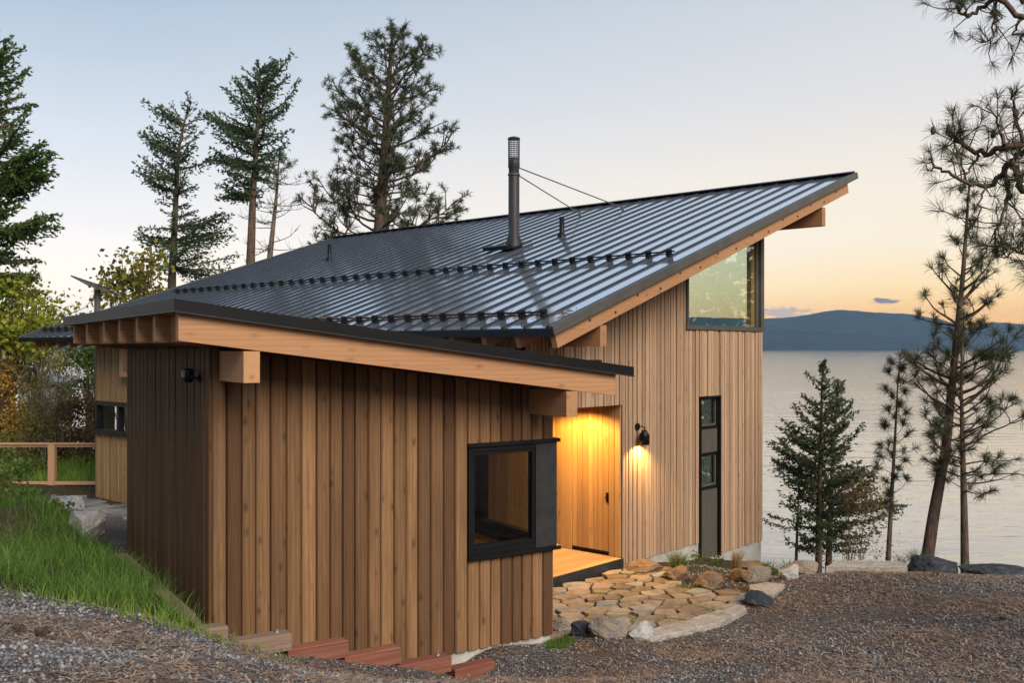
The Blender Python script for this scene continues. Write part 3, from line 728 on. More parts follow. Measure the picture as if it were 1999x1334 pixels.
wallpart('back_wall', M['shed_wood'], shed, b0, .02, 3.88, .05, ST, (), bw=.144)
mb = MB(); mb.box(.16, 3.74, .16, 3.44, -.2, .3); mb.build('floor', M['deck_wood'], shed)
mb = MB(); mb.box(.05, 3.88, .01, .2, -.6, .045); mb.box(3.7, 3.88, .201, 3.5, -.6, .045); mb.build('foundation', M['concrete'], shed)
# corner window
w = MB(); w.box(2.76, 2.80, -.05, .06, 1.08, 2.27); w.box(2.80, 3.64, -.047, .06, 1.08, 1.14); w.box(2.80, 3.64, -.047, .06, 2.22, 2.27)
win = w.build('corner_window', M['black_metal'], shed)
q = MB(); q.box(2.801, 2.84, -.035, .05, 1.142, 2.218); q.box(3.60, 3.64, -.035, .05, 1.142, 2.218); q.box(2.84, 3.60, -.035, .05, 1.142, 1.185); q.box(2.84, 3.60, -.035, .05, 2.178, 2.218)
q.build('sash', M['black_metal'], win)
q = MB(); q.box(2.84, 3.60, -.012, -.004, 1.185, 2.178); q.build('glass', M['dim_glass'], win)
q = MB(); q.box(2.6, 3.74, .55, 3.3, .96, 1.0); q.build('worktop', wood('orange_worktop', (.6,.2,.05), (.75,.28,.07), (.8,.34,.1), 'y', .2, .1), shed)
q = MB(); q.box(3.641, 3.932, -.052, .04, 1.08, 2.27)
for z in (1.2, 1.52, 1.84, 2.16):
    for u in (3.67, 3.89): q.tube([(u, -.052, z), (u, -.06, z)], .008, 6)
q.build('corner_panel', M['steel_panel'], win)
q = MB(); q.box(2.75, 3.97, -.075, -.0, 2.271, 2.31); q.box(3.9, 3.99, .001, 1.6, 2.271, 2.31); q.build('head_flashing', M['black_metal'], win)
q = MB(); q.box(2.75, 3.97, -.085, -.0, 1.035, 1.079); q.box(3.9, 3.99, .001, 1.6, 1.035, 1.079); q.build('sill', M['black_metal'], win)
q = MB(); q.box(3.84, 3.95, .3, .36, 1.08, 2.27); q.box(3.84, 3.95, 1.48, 1.55, 1.08, 2.27); q.box(3.84, 3.95, .36, 1.48, 1.08, 1.16); q.box(3.84, 3.95, .36, 1.48, 2.2, 2.27); q.box(3.82, 3.93, .041, .3, 1.08, 2.27)
q.build('side_frame', M['black_metal'], win)
q = MB(); q.box(3.89, 3.898, .36, 1.48, 1.16, 2.2); q.build('glass', M['glass'], win)
# roof
def sbox(mb, u0, u1, v0, v1, d0, d1, r=None):
    mb.hexa([(u0,v0,zs(u0)+d0),(u1,v0,zs(u1)+d0),(u1,v1,zs(u1)+d0),(u0,v1,zs(u0)+d0),(u0,v0,zs(u0)+d1),(u1,v0,zs(u1)+d1),(u1,v1,zs(u1)+d1),(u0,v1,zs(u0)+d1)], r)
mb = MB(); sbox(mb, -.51, 4.43, -.77, 5.06, -.03, -.006); sr = mb.build('roof', M['roof'], shed)
mb = MB(); sbox(mb, -.54, 4.455, -.8, -.771, -.10, 0); sbox(mb, -.54, -.511, -.77, 5.09, -.10, 0); sbox(mb, 4.431, 4.455, -.77, 5.09, -.09, -.004); sbox(mb, -.51, 4.43, 5.061, 5.09, -.1, 0)
mb.build('fascia', M['fascia'], sr)
mb = MB(); sbox(mb, -.548, 4.46, -.812, -.76, -.112, -.101); sbox(mb, -.548, -.50, -.759, 5.09, -.112, -.101); mb.build('drip_edge', M['steel_panel'], sr)
mb = MB(); sbox(mb, -.48, 4.42, -.75, 5.05, -.10, -.031); mb.build('roof_deck', M['beam_x'], sr)
mb = MB(); mb.box(4.02, 4.14, -.62, -.5, zs(4.1)-.005, zs(4.1)+.035); mb.build('roof_clip', M['black_metal'], sr)
mb = MB(); sbox(mb, -.49, 4.24, 0, .09, -.345, -.101)
r1 = None
for v in (-.74, .08, .80, 1.63, 2.48, 3.55, 4.5):
    if r1 is None: o = r1 = mb.build('rafter', M['beam_x'], shed)
    else: o = r1.copy(); COL.objects.link(o); o.parent = shed
    o.location = (0, v, 0)
mb = MB()
for a, b in ((-.65, .08), (.17, .80), (.89, 1.63), (1.72, 2.48), (2.57, 3.55), (3.64, 4.5)):
    mb.hexa([(-.36, a, zs(-.36)-.34), (-.32, a, zs(-.32)-.34), (-.32, b, zs(-.32)-.34), (-.36, b, zs(-.36)-.34), (-.36, a, zs(-.36)-.102), (-.32, a, zs(-.32)-.102), (-.32, b, zs(-.32)-.102), (-.36, b, zs(-.36)-.102)])
mb.build('blocking', M['beam_y'], shed)
for u in (.064, 3.56):
    mb = MB(); mb.box(u, u+.145, -.745, 4.3, ST(u)-.30, ST(u+.145)-.004)
    mb.build('beam', M['beam_y'], shed)
# security camera on the dark side wall
sc = empty('security_camera', SW(-.04, .27, 3.06), SA, label='small black security camera on the dark side wall under the eaves', cat='camera')
mb = MB(); mb.tube([(.01, 0, 0), (-.02, 0, 0)], .05, 14); mb.tube([(-.02, 0, 0), (-.07, .04, .01), (-.09, .09, .02)], .016, 8); mb.build('bracket', M['black_metal'], sc)
mb = MB(); mb.lathe([(0, -.09), (.04, -.085), (.062, -.06), (.065, 0), (.065, .07), (.055, .10), (0, .105)], (-.10, .17, .03), 16); mb.build('housing', M['black_metal'], sc, True)
mb = MB(); mb.box(-.19, -.158, .125, .185, .015, .10); mb.build('lens_panel', M['rock_white'], sc)

sc.scale = (.72, .72, .72)
# a low pale bench at the back of the covered entry
bn = empty('bench', HW(-1.3, 2.95, .12), HA, label='pale timber bench in the covered entry seen through the corner window', cat='bench')
mb = MB(); mb.box(-.75, .75, -.18, .18, .41, .46); mb.build('seat', M['fence_wood'], bn)
for x in (-.66, .58):
    for y in (-.14, .08):
        mb = MB(); mb.box(x, x+.07, y, y+.06, 0, .41); mb.build('leg', M['fence_wood'], bn)

# ================================================================== timbers of the stepped retaining edge
def PS(px, py, v):
    a = SA; A2 = (math.cos(a), math.sin(a)); B2 = (-A2[1], A2[0]); r = ((px-CX)/F, 1.0)
    t = (SO[0]*B2[0]+SO[1]*B2[1]+v)/(r[0]*B2[0]+r[1]*B2[1]); P = (t*r[0]-SO[0], t-SO[1])
    return P[0]*A2[0]+P[1]*A2[1], CAMZ+(HY-py)/F*t
TL = ['weathered grey brown timber end topmost of the stepped edging at the wall corner', 'brown timber with a steel bolt on top, second highest step of the edging',
      'red timber without a bolt, third step down beside the brown wall', 'red timber with split top, fourth step down beside the brown wall',
      'dark red timber with a bolt, fifth step down before the concrete footing', 'short red timber lowest of the stepped edging on the gravel']
for k, (px, py, L, bolt) in enumerate(((441,1226,.5,0), (564,1240,.62,1), (674,1254,.6,0), (776,1267,.6,0), (874,1284,.62,1), (959,1294,.5,0))):
    u, z = PS(px, py, -.36)
    t = empty('timber', SW(u, -.36, z+.035), SA+math.radians(-3+k), label=TL[k], cat='timber', group='stepped retaining timbers')
    mb = MB(); e = .008; h = .16
    pts = [(-L, -.08), (0, -.08), (0, .08), (-L, .08)]
    mb.hexa([(-L,-.08,-h),(0,-.08,-h),(0,.08,-h),(-L,.08,-h),(-L,-.08,-e),(0,-.08,-e),(0,.08,-e),(-L,.08,-e)])
    mb.hexa([(-L,-.08,-e),(0,-.08,-e),(0,.08,-e),(-L,.08,-e),(-L+e,-.08+e,0),(-e,-.08+e,0),(-e,.08-e,0),(-L+e,.08-e,0)])
    mb.build('post' if False else 'beam', M['grey_timber'] if k < 2 else M['red_timber'], t)
    if bolt:
        mb = MB(); mb.tube([(-.11, .01, 0), (-.11, .01, .006)], .03, 14); mb.tube([(-.11, .01, .006), (-.11, .01, .03)], .016, 6); mb.build('bolt', plain('galvanised_bolt', (.45,.46,.48), .4, .8), t)
t = empty('timber', SW(-.22, .05, .90), SA, label='long weathered timber edging along the dark left wall at the grass', cat='timber', group='stepped retaining timbers')
mb = MB(); mb.hexa([(-.08,-.1,-.3),(.06,-.1,-.3),(.06,2.9,-.2),(-.08,2.9,-.2),(-.08,-.1,.0),(.06,-.1,.0),(.06,2.9,.03),(-.08,2.9,.03)]); mb.build('beam', M['grey_timber'], t)

# ================================================================== stones
def rock(name, label, px, py, wpx, hpx, z, mat, seed, depth=.8, flat=0.0, group=None, cat='rock', sub=5):
    Y = (CAMZ-z)*F/(py-HY); w, h = wpx*Y/F, hpx*Y/F; X = (px-CX)/F*Y
    bm = bmesh.new(); bmesh.ops.create_icosphere(bm, subdivisions=sub, radius=1)
    pl = []
    rr = random.Random(seed)
    for _ in range(17):
        n = Vector((rr.gauss(0,1), rr.gauss(0,1), rr.gauss(0,.8))).normalized(); pl.append((n, rr.uniform(.48, .80)))
    for v in bm.verts:
        p = v.co.copy()
        for n, dd in pl:
            k = p.dot(n)-dd
            if k > 0: p -= n*k*.97
        s = 1+.12*mnoise.noise(p*2+Vector((seed,0,0)))+.10*(.5-abs(mnoise.noise(p*4+Vector((0,seed,0)))))+.05*mnoise.noise(p*11+Vector((0,0,seed)))+.03*mnoise.noise(p*26+Vector((0,0,seed)))
        p *= s
        if flat and p.z > .35: p.z = .35+(p.z-.35)*(1-flat)
        v.co = p
    xs = [v.co.x for v in bm.verts]; zs_ = [v.co.z for v in bm.verts]; ys = [v.co.y for v in bm.verts]
    sx = w/(max(xs)-min(xs)); sy = w*depth/(max(ys)-min(ys)); sz = h/.72/(max(zs_)-min(zs_))
    for v in bm.verts: v.co = Vector((v.co.x*sx, v.co.y*sy, (v.co.z-min(zs_))*sz-h*.38))
    me = bpy.data.meshes.new(name); bm.to_mesh(me); bm.free(); me.materials.append(mat)
    me.polygons.foreach_set('use_smooth', np.ones(len(me.polygons), bool))
    o = bpy.data.objects.new(name, me); COL.objects.link(o); o.location = (X, Y+w*depth*.3, z)
    return tag(o, label, cat, group)
RG = 'boulders edging the flagstone patio'
rock('rock', 'small grey stone at the foot of the brown wall corner', 1100, 1236, 46, 26, 0, M['rock_grey'], 1, group=RG)
rock('rock', 'blue grey angular stone between the wall corner and the big mottled boulder', 1137, 1240, 46, 24, 0, M['rock_dark'], 2, group=RG)
rock('boulder', 'large mottled brown and white boulder at the near edge of the patio', 1192, 1251, 84, 46, 0, M['rock_grey'], 3, group=RG)
rock('rock', 'white pointed stone beside the end of the curved border slab', 1252, 1252, 50, 34, 0, M['rock_white'], 4, group=RG)
rock('boulder', 'rough brown boulder nearest the entry deck under the pale wall', 1262, 1120, 76, 19, -.02, M['rock_tan'], 5, 1.0, group=RG)
rock('boulder', 'tan boulder with a pointed top between the two grass tufts', 1326, 1137, 60, 28, -.02, M['rock_tan'], 6, group=RG)
rock('boulder', 'orange tan boulder with dark hollows under the slit window', 1388, 1146, 66, 25, -.02, M['rock_tan'], 7, group=RG)
rock('rock', 'small brown stone behind the pale flat slab', 1450, 1139, 44, 26, -.04, M['rock_tan'], 8, group=RG)
rock('boulder', 'brown boulder with a white side at the house corner', 1482, 1136, 64, 28, -.04, M['rock_grey'], 9, group=RG)
rock('boulder', 'grey and white boulder right of the house corner', 1545, 1134, 40, 30, -.04, M['rock_white'], 10, group=RG)
rock('boulder', 'low brown grey boulder beside the pale bench slab', 1572, 1119, 66, 22, -.04, M['rock_grey'], 11, group=RG)
rock('rock', 'ochre stone low against the concrete foundation at the dry grass', 1462, 1117, 60, 18, -.1, M['rock_tan'], 21, group=RG)
rock('rock', 'blue black stone standing at the right tip of the patio', 1484, 1186, 62, 30, -.01, M['rock_dark'], 12, group=RG)
rock('boulder', 'dark boulder between the leaning pine and the straight pine', 1832, 1124, 100, 32, -.02, M['rock_dark'], 13, group='boulders along the lake edge', flat=.3)
rock('boulder', 'long low dark boulder at the right end of the gravel', 1955, 1134, 130, 27, 0, M['rock_dark'], 14, .6, .4, group='boulders along the lake edge')
rock('boulder', 'pale flat boulder on the grass bank farther from the front building', 128, 1022, 86, 52, .55, M['rock_white'], 15, group='white boulders on the grass bank')
rock('boulder', 'white boulder with dark hollow on the grass bank nearer the dark wall', 156, 1056, 74, 56, .66, M['rock_white'], 16, group='white boulders on the grass bank')
def slab_stone(name, label, poly, z, th, mat, cat='stone slab', seed=0):
    mb = MB(); r = random.Random(seed); P = []
    m = len(poly)
    for i in range(m):          # subdivide the outline so that it is ragged
        a, b = poly[i], poly[(i+1) % m]
        for k in range(6):
            f = k/6; j = .012 if k else 0
            P.append((a[0]+(b[0]-a[0])*f+r.uniform(-j, j), a[1]+(b[1]-a[1])*f+r.uniform(-j, j)))
    n = len(P); cx = sum(p[0] for p in P)/n; cy = sum(p[1] for p in P)/n
    vs = [(p[0], p[1], z-.1) for p in P]+[(p[0], p[1], z+th-.012) for p in P]+[(p[0]+(cx-p[0])*.03, p[1]+(cy-p[1])*.03, z+th+r.uniform(-.006, .006)) for p in P]
    fs = [(i, (i+1) % n, n+(i+1) % n, n+i) for i in range(n)]+[(n+i, n+(i+1) % n, 2*n+(i+1) % n, 2*n+i) for i in range(n)]
    fs.append(tuple(range(2*n, 3*n))); mb.add(vs, fs, r.random())
    return tag(mb.build(name, mat), label, cat)
g2 = lambda px, py, z=0.04: G(px, py, z)[:2]
slab_stone('stone_slab', 'long pale curved border slab along the gravel edge of the patio', [g2(1268,1245), g2(1340,1232), g2(1410,1212), g2(1458,1190), g2(1452,1181), g2(1400,1192), g2(1330,1214), g2(1262,1230)], -.02, .06, M['slab'], seed=1)
slab_stone('stone_slab', 'short pale pinkish flat slab behind the blue black stone', [g2(1466,1158), g2(1510,1162), g2(1532,1141), g2(1500,1137), g2(1462,1143)], -.02, .06, M['slab'], seed=2)
slab_stone('stone_slab', 'grey flat slab just left of the blue black stone', [g2(1424,1171), g2(1452,1172), g2(1462,1158), g2(1448,1157)], -.03, .06, M['flag_grey'], seed=3)
bs = slab_stone('stone_bench', 'thick pale stone slab lying like a bench at the lake edge', [G(1612,1113,.0)[:2], G(1772,1115,0)[:2], (6.05, 14.95), (5.05, 15.0)], -.05, .11, M['slab'], 'stone slab', 4)

# flagstone paving (Voronoi cells cut to an outline)
def clip(poly, nx_, ny_, c):
    out = []
    for i in range(len(poly)):
        a, b = poly[i], poly[(i+1) % len(poly)]
        da, db = a[0]*nx_+a[1]*ny_-c, b[0]*nx_+b[1]*ny_-c
        if da <= 0: out.append(a)
        if (da < 0) != (db < 0) and da != db:
            t = da/(da-db); out.append((a[0]+(b[0]-a[0])*t, a[1]+(b[1]-a[1])*t))
    return out
def paving(name, label, outline, spacing, z0, mat, seed, stretch=1.0, ang=0.0):
    r = random.Random(seed); ca, sa = math.cos(ang), math.sin(ang)
    rot = lambda p: (p[0]*ca+p[1]*sa, (-p[0]*sa+p[1]*ca)*stretch)
    inv = lambda p: (p[0]*ca-p[1]/stretch*sa, p[0]*sa+p[1]/stretch*ca)
    O = [rot(p) for p in outline]
    x0, x1 = min(p[0] for p in O)-.5, max(p[0] for p in O)+.5; y0, y1 = min(p[1] for p in O)-.5, max(p[1] for p in O)+.5
    pts = []; tries = 0
    while tries < 6000:
        tries += 1; p = (r.uniform(x0, x1), r.uniform(y0, y1))
        m = spacing*r.choice((.6, .75, 1.0, 1.35))
        if all((p[0]-q[0])**2+(p[1]-q[1])**2 > m*m for q in pts): pts.append(p)
    mb = MB()
    for i, p in enumerate(pts):
        w = inv(p)
        if not bool(inpoly(np.array([w[0]]), np.array([w[1]]), outline)[0]): continue
        poly = [(p[0]-1, p[1]-1), (p[0]+1, p[1]-1), (p[0]+1, p[1]+1), (p[0]-1, p[1]+1)]
        for j, q in enumerate(pts):
            if j == i or abs(q[0]-p[0])+abs(q[1]-p[1]) > 2.4: continue
            dx, dy = q[0]-p[0], q[1]-p[1]; L = math.hypot(dx, dy); dx /= L; dy /= L
            poly = clip(poly, dx, dy, (p[0]+q[0])/2*dx+(p[1]+q[1])/2*dy-r.uniform(.013, .032))
            if len(poly) < 3: break
        if len(poly) < 3: continue
        P = []
        for k in range(len(poly)):      # chip the corners and roughen edges
            a, b = poly[k], poly[(k+1) % len(poly)]; L = math.hypot(b[0]-a[0], b[1]-a[1])
            if L < .03: P.append(a); continue
            for f in (.035, .3, .68, .965):
                j = .009; P.append((a[0]+(b[0]-a[0])*f+r.uniform(-j, j), a[1]+(b[1]-a[1])*f+r.uniform(-j, j)))
        P = [inv(q) for q in P]; n = len(P)
        cx = sum(q[0] for q in P)/n; cy = sum(q[1] for q in P)/n; th = r.uniform(.015, .04); tx, ty = r.uniform(-.02, .02), r.uniform(-.02, .02)
        zz = lambda q: z0+th+(q[0]-cx)*tx+(q[1]-cy)*ty
        vs = [(q[0], q[1], z0-.08) for q in P]+[(q[0], q[1], zz(q)-.007) for q in P]+[(q[0]+(cx-q[0])*.025, q[1]+(cy-q[1])*.025, zz(q)) for q in P]
        fs = [(k, (k+1) % n, n+(k+1) % n, n+k) for k in range(n)]+[(n+k, n+(k+1) % n, 2*n+(k+1) % n, 2*n+k) for k in range(n)]+[tuple(range(2*n, 3*n))]
        mb.add(vs, fs)
    # every stone has its own tone
    return tag(mb.build(name, mat), label, 'paving', kind='structure')
def m_flag(name, a, b, c, d):
    t = NT(name); at = t.node('ShaderNodeAttribute', attribute_name='rnd')
    col = t.ramp(at.outputs['Fac'], [(0, a), (.4, b), (.75, c), (1, d)])
    v = t.coord((1,1,1), rnd=1); n = t.noise(v, 3.5, 7, .65, .8)
    col = t.mix(1.0, col, t.ramp(n, [(.3, (.5,.47,.44)), (.55, (1,1,1)), (.75, (1.15,1.15,1.15))]), 'MULTIPLY')
    t.link(col, t.b.inputs['Base Color']); t.setb(Roughness=.85); t.b.inputs['Specular IOR Level'].default_value = .3
    t.bump(t.math('ADD', n, t.math('MULTIPLY', t.noise(v, 22, 5), .3)), .6, .03); return t.m
PATIO = [HW(-3.4,-.1)[:2], HW(-.1,-.1)[:2], HW(.5,-.6)[:2], g2(1340,1138), g2(1430,1146), g2(1466,1152), g2(1448,1175), g2(1400,1190), g2(1330,1212), g2(1270,1228), g2(1200,1226), g2(1120,1228), SW(3.98,.02)[:2]]
paving('patio', 'warm tan flagstone patio between the two buildings', PATIO, .42, -.02, m_flag('patio_stone', (.20,.14,.095), (.29,.22,.155), (.35,.285,.215), (.26,.255,.25)), 5, 1.5, SA)
PATH = [SW(-.3,4.3)[:2], HW(-2.4,3.6)[:2], HW(-2.4,12.7)[:2], HW(-3.5,14.5)[:2], (-11.5,22.4), (-9.6,19.2), (-7.2,16.9), (-5.9,14.6)]
paving('path', 'grey flagstone path beside the house behind the grass bank', PATH, .5, -.0, m_flag('path_stone', (.11,.12,.13), (.17,.175,.18), (.23,.225,.22), (.27,.255,.24)), 9, 1.4, 0)

# ------------------------------------------------------------------ scatter: gravel, needles, grass
SHEDP = [SW(-.05,-.05)[:2], SW(3.95,-.05)[:2], SW(3.95,3.7)[:2], SW(-.05,3.7)[:2]]
def okgravel(x, y):
    return ~(inpoly(x, y, GRASS) | inpoly(x, y, SHEDP) | inpoly(x, y, PATIO))
def pebbles(name, label, N, xr, yr, size, seed):
    r = np.random.default_rng(seed)
    # sample depth with density ~ 1/Y so near stones get resolved
    y = yr[0]*(yr[1]/yr[0])**r.random(N*3); x = xr[0]+(xr[1]-xr[0])*r.random(N*3)
    dn = np.array([mnoise.noise(Vector((a*.8, b*.8, 2)))+.5*mnoise.noise(Vector((a*2.6, b*2.6, 9))) for a, b in zip(x, y)])
    k = okgravel(x, y) & (np.abs(x) < .56*y+.6) & (r.random(len(x)) < np.clip(.72+1.1*dn, .12, 1)); x, y = x[k][:N], y[k][:N]; N = len(x)
    z = ground_z(x, y)+.003
    base = np.array([(1,0,0),(0,1,0),(-1,0,0),(0,-1,0),(0,0,.75),(0,0,-.75)], float)
    fa = np.array([(0,1,4),(1,2,4),(2,3,4),(3,0,4),(1,0,5),(2,1,5),(3,2,5),(0,3,5)])
    s = size[0]+(size[1]-size[0])*r.random(N)**4.5
    a = r.random(N)*6.28; ca, sa = np.cos(a), np.sin(a)
    P = base[None]*(1+r.uniform(-.35, .35, (N, 6, 3)))*s[:, None, None]
    P[:, :, 1] *= r.uniform(.6, 1, N)[:, None]; P[:, :, 2] *= r.uniform(.5, .95, N)[:, None]
    Q = np.stack([P[:, :, 0]*ca[:, None]-P[:, :, 1]*sa[:, None], P[:, :, 0]*sa[:, None]+P[:, :, 1]*ca[:, None], P[:, :, 2]], -1)
    Q[:, :, 0] += x[:, None]; Q[:, :, 1] += y[:, None]; Q[:, :, 2] += (z+s*.2)[:, None]
    FF = (fa[None]+(np.arange(N)*6)[:, None, None]).reshape(-1, 3)
    tag(mesh_np(name, Q.reshape(-1, 3), FF, np.repeat(r.random(N), 8), M['pebble']), label, 'gravel', kind='stuff')
pebbles('gravel', 'loose grey crushed gravel in the foreground', 150000, (-6, 9), (4.4, 15), (.006, .027), 3)
def litter(N, xr, yr, seed):
    r = np.random.default_rng(seed)
    y = yr[0]*(yr[1]/yr[0])**r.random(N*3); x = xr[0]+(xr[1]-xr[0])*r.random(N*3)
    dens = np.array([mnoise.noise(Vector((a*.9, b*.9, 5))) for a, b in zip(x, y)])
    k = okgravel(x, y) & (np.abs(x) < .56*y+.6) & (r.random(len(x)) < np.clip(.42+dens*1.7+.06*x, .04, 1)); x, y = x[k][:N], y[k][:N]; N = len(x)
    z = ground_z(x, y)+.010+r.random(N)*.012; a = r.random(N)*3.14; L = r.uniform(.03, .085, N); w = r.uniform(.0018, .004, N)
    tilt = r.normal(0, .12, N); dx, dy = np.cos(a)*L, np.sin(a)*L; wx, wy = -np.sin(a)*w, np.cos(a)*w; bend = r.normal(0, .2, N)
    V = np.stack([np.stack([x-dx-wx, y-dy-wy, z-tilt*L], 1), np.stack([x-dx+wx, y-dy+wy, z-tilt*L], 1),
                  np.stack([x+wx-dy*bend, y+wy+dx*bend, z+.006], 1), np.stack([x-wx-dy*bend, y-wy+dx*bend, z+.006], 1),
                  np.stack([x+dx+wx, y+dy+wy, z+tilt*L], 1), np.stack([x+dx-wx, y+dy-wy, z+tilt*L], 1)], 1)
    b = (np.arange(N)*6)[:, None]
    FF = np.concatenate([b+np.array([[0,1,2,3]]), b+np.array([[3,2,4,5]])], 0)
    R = r.random(N); tag(mesh_np('needle_litter', V.reshape(-1, 3), FF, np.concatenate([R, R]), M['needle_litter']), 'fallen tan pine needles scattered over the gravel', 'pine needles', kind='stuff')
litter(42000, (-6, 9.5), (4.4, 15), 11)

for (px, py, z, lab) in ((36, 1228, 1.6, 'brown pine cone on the near gravel below the grass, left of another cone'), (80, 1233, 1.58, 'brown pine cone on the near gravel below the grass, right of another cone'), (1829, 1134, .06, 'dark pine cone on the gravel in front of the dark lake edge boulders'), (1958, 1224, .2, 'dark pine cone on the open gravel at the right edge')):
    X, Y, _ = G(px, py, z); z = tz(X, Y)
    mb = MB(); P = [(0,-.042), (.018,-.034)]
    for k in range(5): P += [(.033-.004*abs(k-1), -.028+k*.014), (.024-.004*abs(k-1), -.018+k*.014)]
    mb.lathe(P+[(0,.045)], (0,0,0), 9); o = mb.build('pine_cone', M['bark']); o.location = (X, Y, z+.03); o.rotation_euler = (1.3, .2, px); tag(o, lab, 'pine cone', 'pine cones on the gravel')
def blades(x, y, z, h, w, lean, mat, r, name=None, seg=3):
    N = len(x); a = r.random(N)*6.28; b = r.random(N)*6.28
    lx, ly = np.cos(b)*lean*h, np.sin(b)*lean*h; wx, wy = np.cos(a)*w, np.sin(a)*w
    L = []
    for k in range(seg):
        f = k/seg; g = f**1.8
        cx, cy, cz = x+lx*g, y+ly*g, z+h*f*(1-.25*g*np.minimum(lean, 1)); ww = 1-f*.75
        L += [np.stack([cx-wx*ww, cy-wy*ww, cz], 1), np.stack([cx+wx*ww, cy+wy*ww, cz], 1)]
    L.append(np.stack([x+lx, y+ly, z+h*(1-.3*np.minimum(lean, 1))], 1))
    n = 2*seg+1; V = np.stack(L, 1); bb = (np.arange(N)*n)[:, None]; T = []
    for k in range(seg-1): T += [bb+np.array([[2*k, 2*k+1, 2*k+3]]), bb+np.array([[2*k, 2*k+3, 2*k+2]])]
    T.append(bb+np.array([[2*seg-2, 2*seg-1, 2*seg]]))
    return V.reshape(-1, 3), np.concatenate(T, 0), len(T)
def grass_field(name, label, poly, N, hr, seed, mat, wid=.003):
    r = np.random.default_rng(seed); P = np.array([p[:2] for p in poly])
    x = r.uniform(P[:, 0].min(), P[:, 0].max(), N*3); y = r.uniform(P[:, 1].min(), P[:, 1].max(), N*3)
    dn = np.array([mnoise.noise(Vector((a*1.6, b*1.6, 1))) for a, b in zip(x, y)])
    k = inpoly(x, y, poly) & (r.random(len(x)) < np.clip(.75+dn, .15, 1)) & (np.abs(x) < .6*y+.5); x, y, dn = x[k][:N], y[k][:N], dn[k][:N]
    h = r.uniform(*hr, len(x))*(1+.6*dn)
    V, T, m = blades(x, y, ground_z(x, y)-.01, h, r.uniform(.6, 1.3, len(x))*wid, r.uniform(.15, 1.0, len(x)), mat, r)
    R = np.clip(r.random(len(x))*.8+dn*.25, 0, 1)
    return tag(mesh_np(name, V, T, np.tile(R, m), mat), label, 'grass', kind='stuff')
grass_field('grass', 'tall green grass on the bank left of the front building', GRASS, 75000, (.10, .32), 21, M['grass'], .0035)
grass_field('sparse_grass', 'thin dry grass straggling from the bank into the gravel', [(-6,7.0), (-3.9,7.0), (-2.6,7.7), (-2.2,8.3), SW(.9,-.45)[:2], SW(-.1,-.2)[:2], (-2.8,8.35), (-3.3,7.8), (-4.4,7.6), (-6,7.7)], 2400, (.04, .19), 25, M['lawn'], .003)
LAWN = [(-15,23.9), (-8.5,23.9), HW(-2.6,13.2)[:2], (-11,26), (-8,30), (-16,30), (-20,26)]
grass_field('grass', 'sunlit lawn grass behind the wooden railing', [(-18,23.7), (-8.0,23.7), (-7.6,27), (-9,29), (-19,29)], 14000, (.12, .38), 22, M['lawn'], .008)
CORN = [g2(1062,1250,0), g2(1085,1240,0), g2(1125,1244,0), g2(1112,1258,0), g2(1070,1268,0)]
grass_field('grass', 'small patch of green grass at the foot of the brown wall corner', CORN, 1500, (.03, .10), 23, M['grass'], .003)
def joints():
    r = np.random.default_rng(5); N = 5200
    x = r.uniform(0, 4, N*6); y = r.uniform(11, 15, N*6)
    dn = np.array([mnoise.noise(Vector((a*1.9, b*1.9, 8))) for a, b in zip(x, y)])
    k = inpoly(x, y, PATIO) & (dn > .12); x, y = x[k][:N], y[k][:N]
    V, T, m = blades(x, y, np.full(len(x), -.03), r.uniform(.03, .085, len(x)), np.full(len(x), .0025), r.uniform(.2, 1, len(x)), None, r)
    tag(mesh_np('moss', V, T, np.tile(r.random(len(x)), m), M['grass']), 'moss and weeds in the joints of the patio', 'weeds', kind='stuff')
joints()
def tuft(name, label, px, py, z, h, spread, N, mat, seed, cat='grass tuft', Y=None, group=None):
    r = np.random.default_rng(seed)
    X, Yq, _ = G(px, py, z) if Y is None else ((px-CX)/F*Y, Y, z)
    x = r.normal(0, spread*.16, N); y = r.normal(0, spread*.16, N)
    V, T, m = blades(x, y, np.zeros(N)-.03, r.uniform(.5, 1, N)*h, r.uniform(.0035, .0075, N), r.uniform(.1, 1.2, N)*spread/h, mat, r, seg=5)
    o = mesh_np(name, V, T, np.tile(r.random(N), m), mat); o.location = (X, Yq, z)
    return tag(o, label, cat, group)
tuft('grass_tuft', 'arching green grass tuft under the pale wall above the pointed tan boulder', 1325, 1112, -.02, .38, .34, 260, M['sedge'], 1)
tuft('grass_tuft', 'dry tan grass tuft against the concrete foundation', 1437, 1112, tz(3.42,14.8), .44, .16, 170, M['dry_grass'], 2, Y=14.8)
tuft('grass_tuft', 'green grass tuft at the house corner beside the white sided boulder', 1495, 1108, tz(3.92,14.95), .40, .36, 260, M['sedge'], 3, Y=14.95)
tuft('grass_tuft', 'green grass tuft right of the house corner beneath the small fir', 1543, 1104, tz(4.3,14.95), .44, .36, 260, M['sedge'], 4, Y=14.95)
tuft('grass_tuft', 'large arching grass tuft at the foot of the leaning pine', 1792, 1112, -.15, .42, .36, 260, M['sedge'], 5)
tuft('grass_tuft', 'small grass tuft at the foot of the straight pine between the dark boulders', 1890, 1116, -.1, .22, .22, 120, M['sedge'], 6)
tuft('grass_tuft', 'thin grass tuft between the pale bench slab and the leaning pine', 1758, 1108, -.2, .30, .24, 90, M['sedge'], 7)

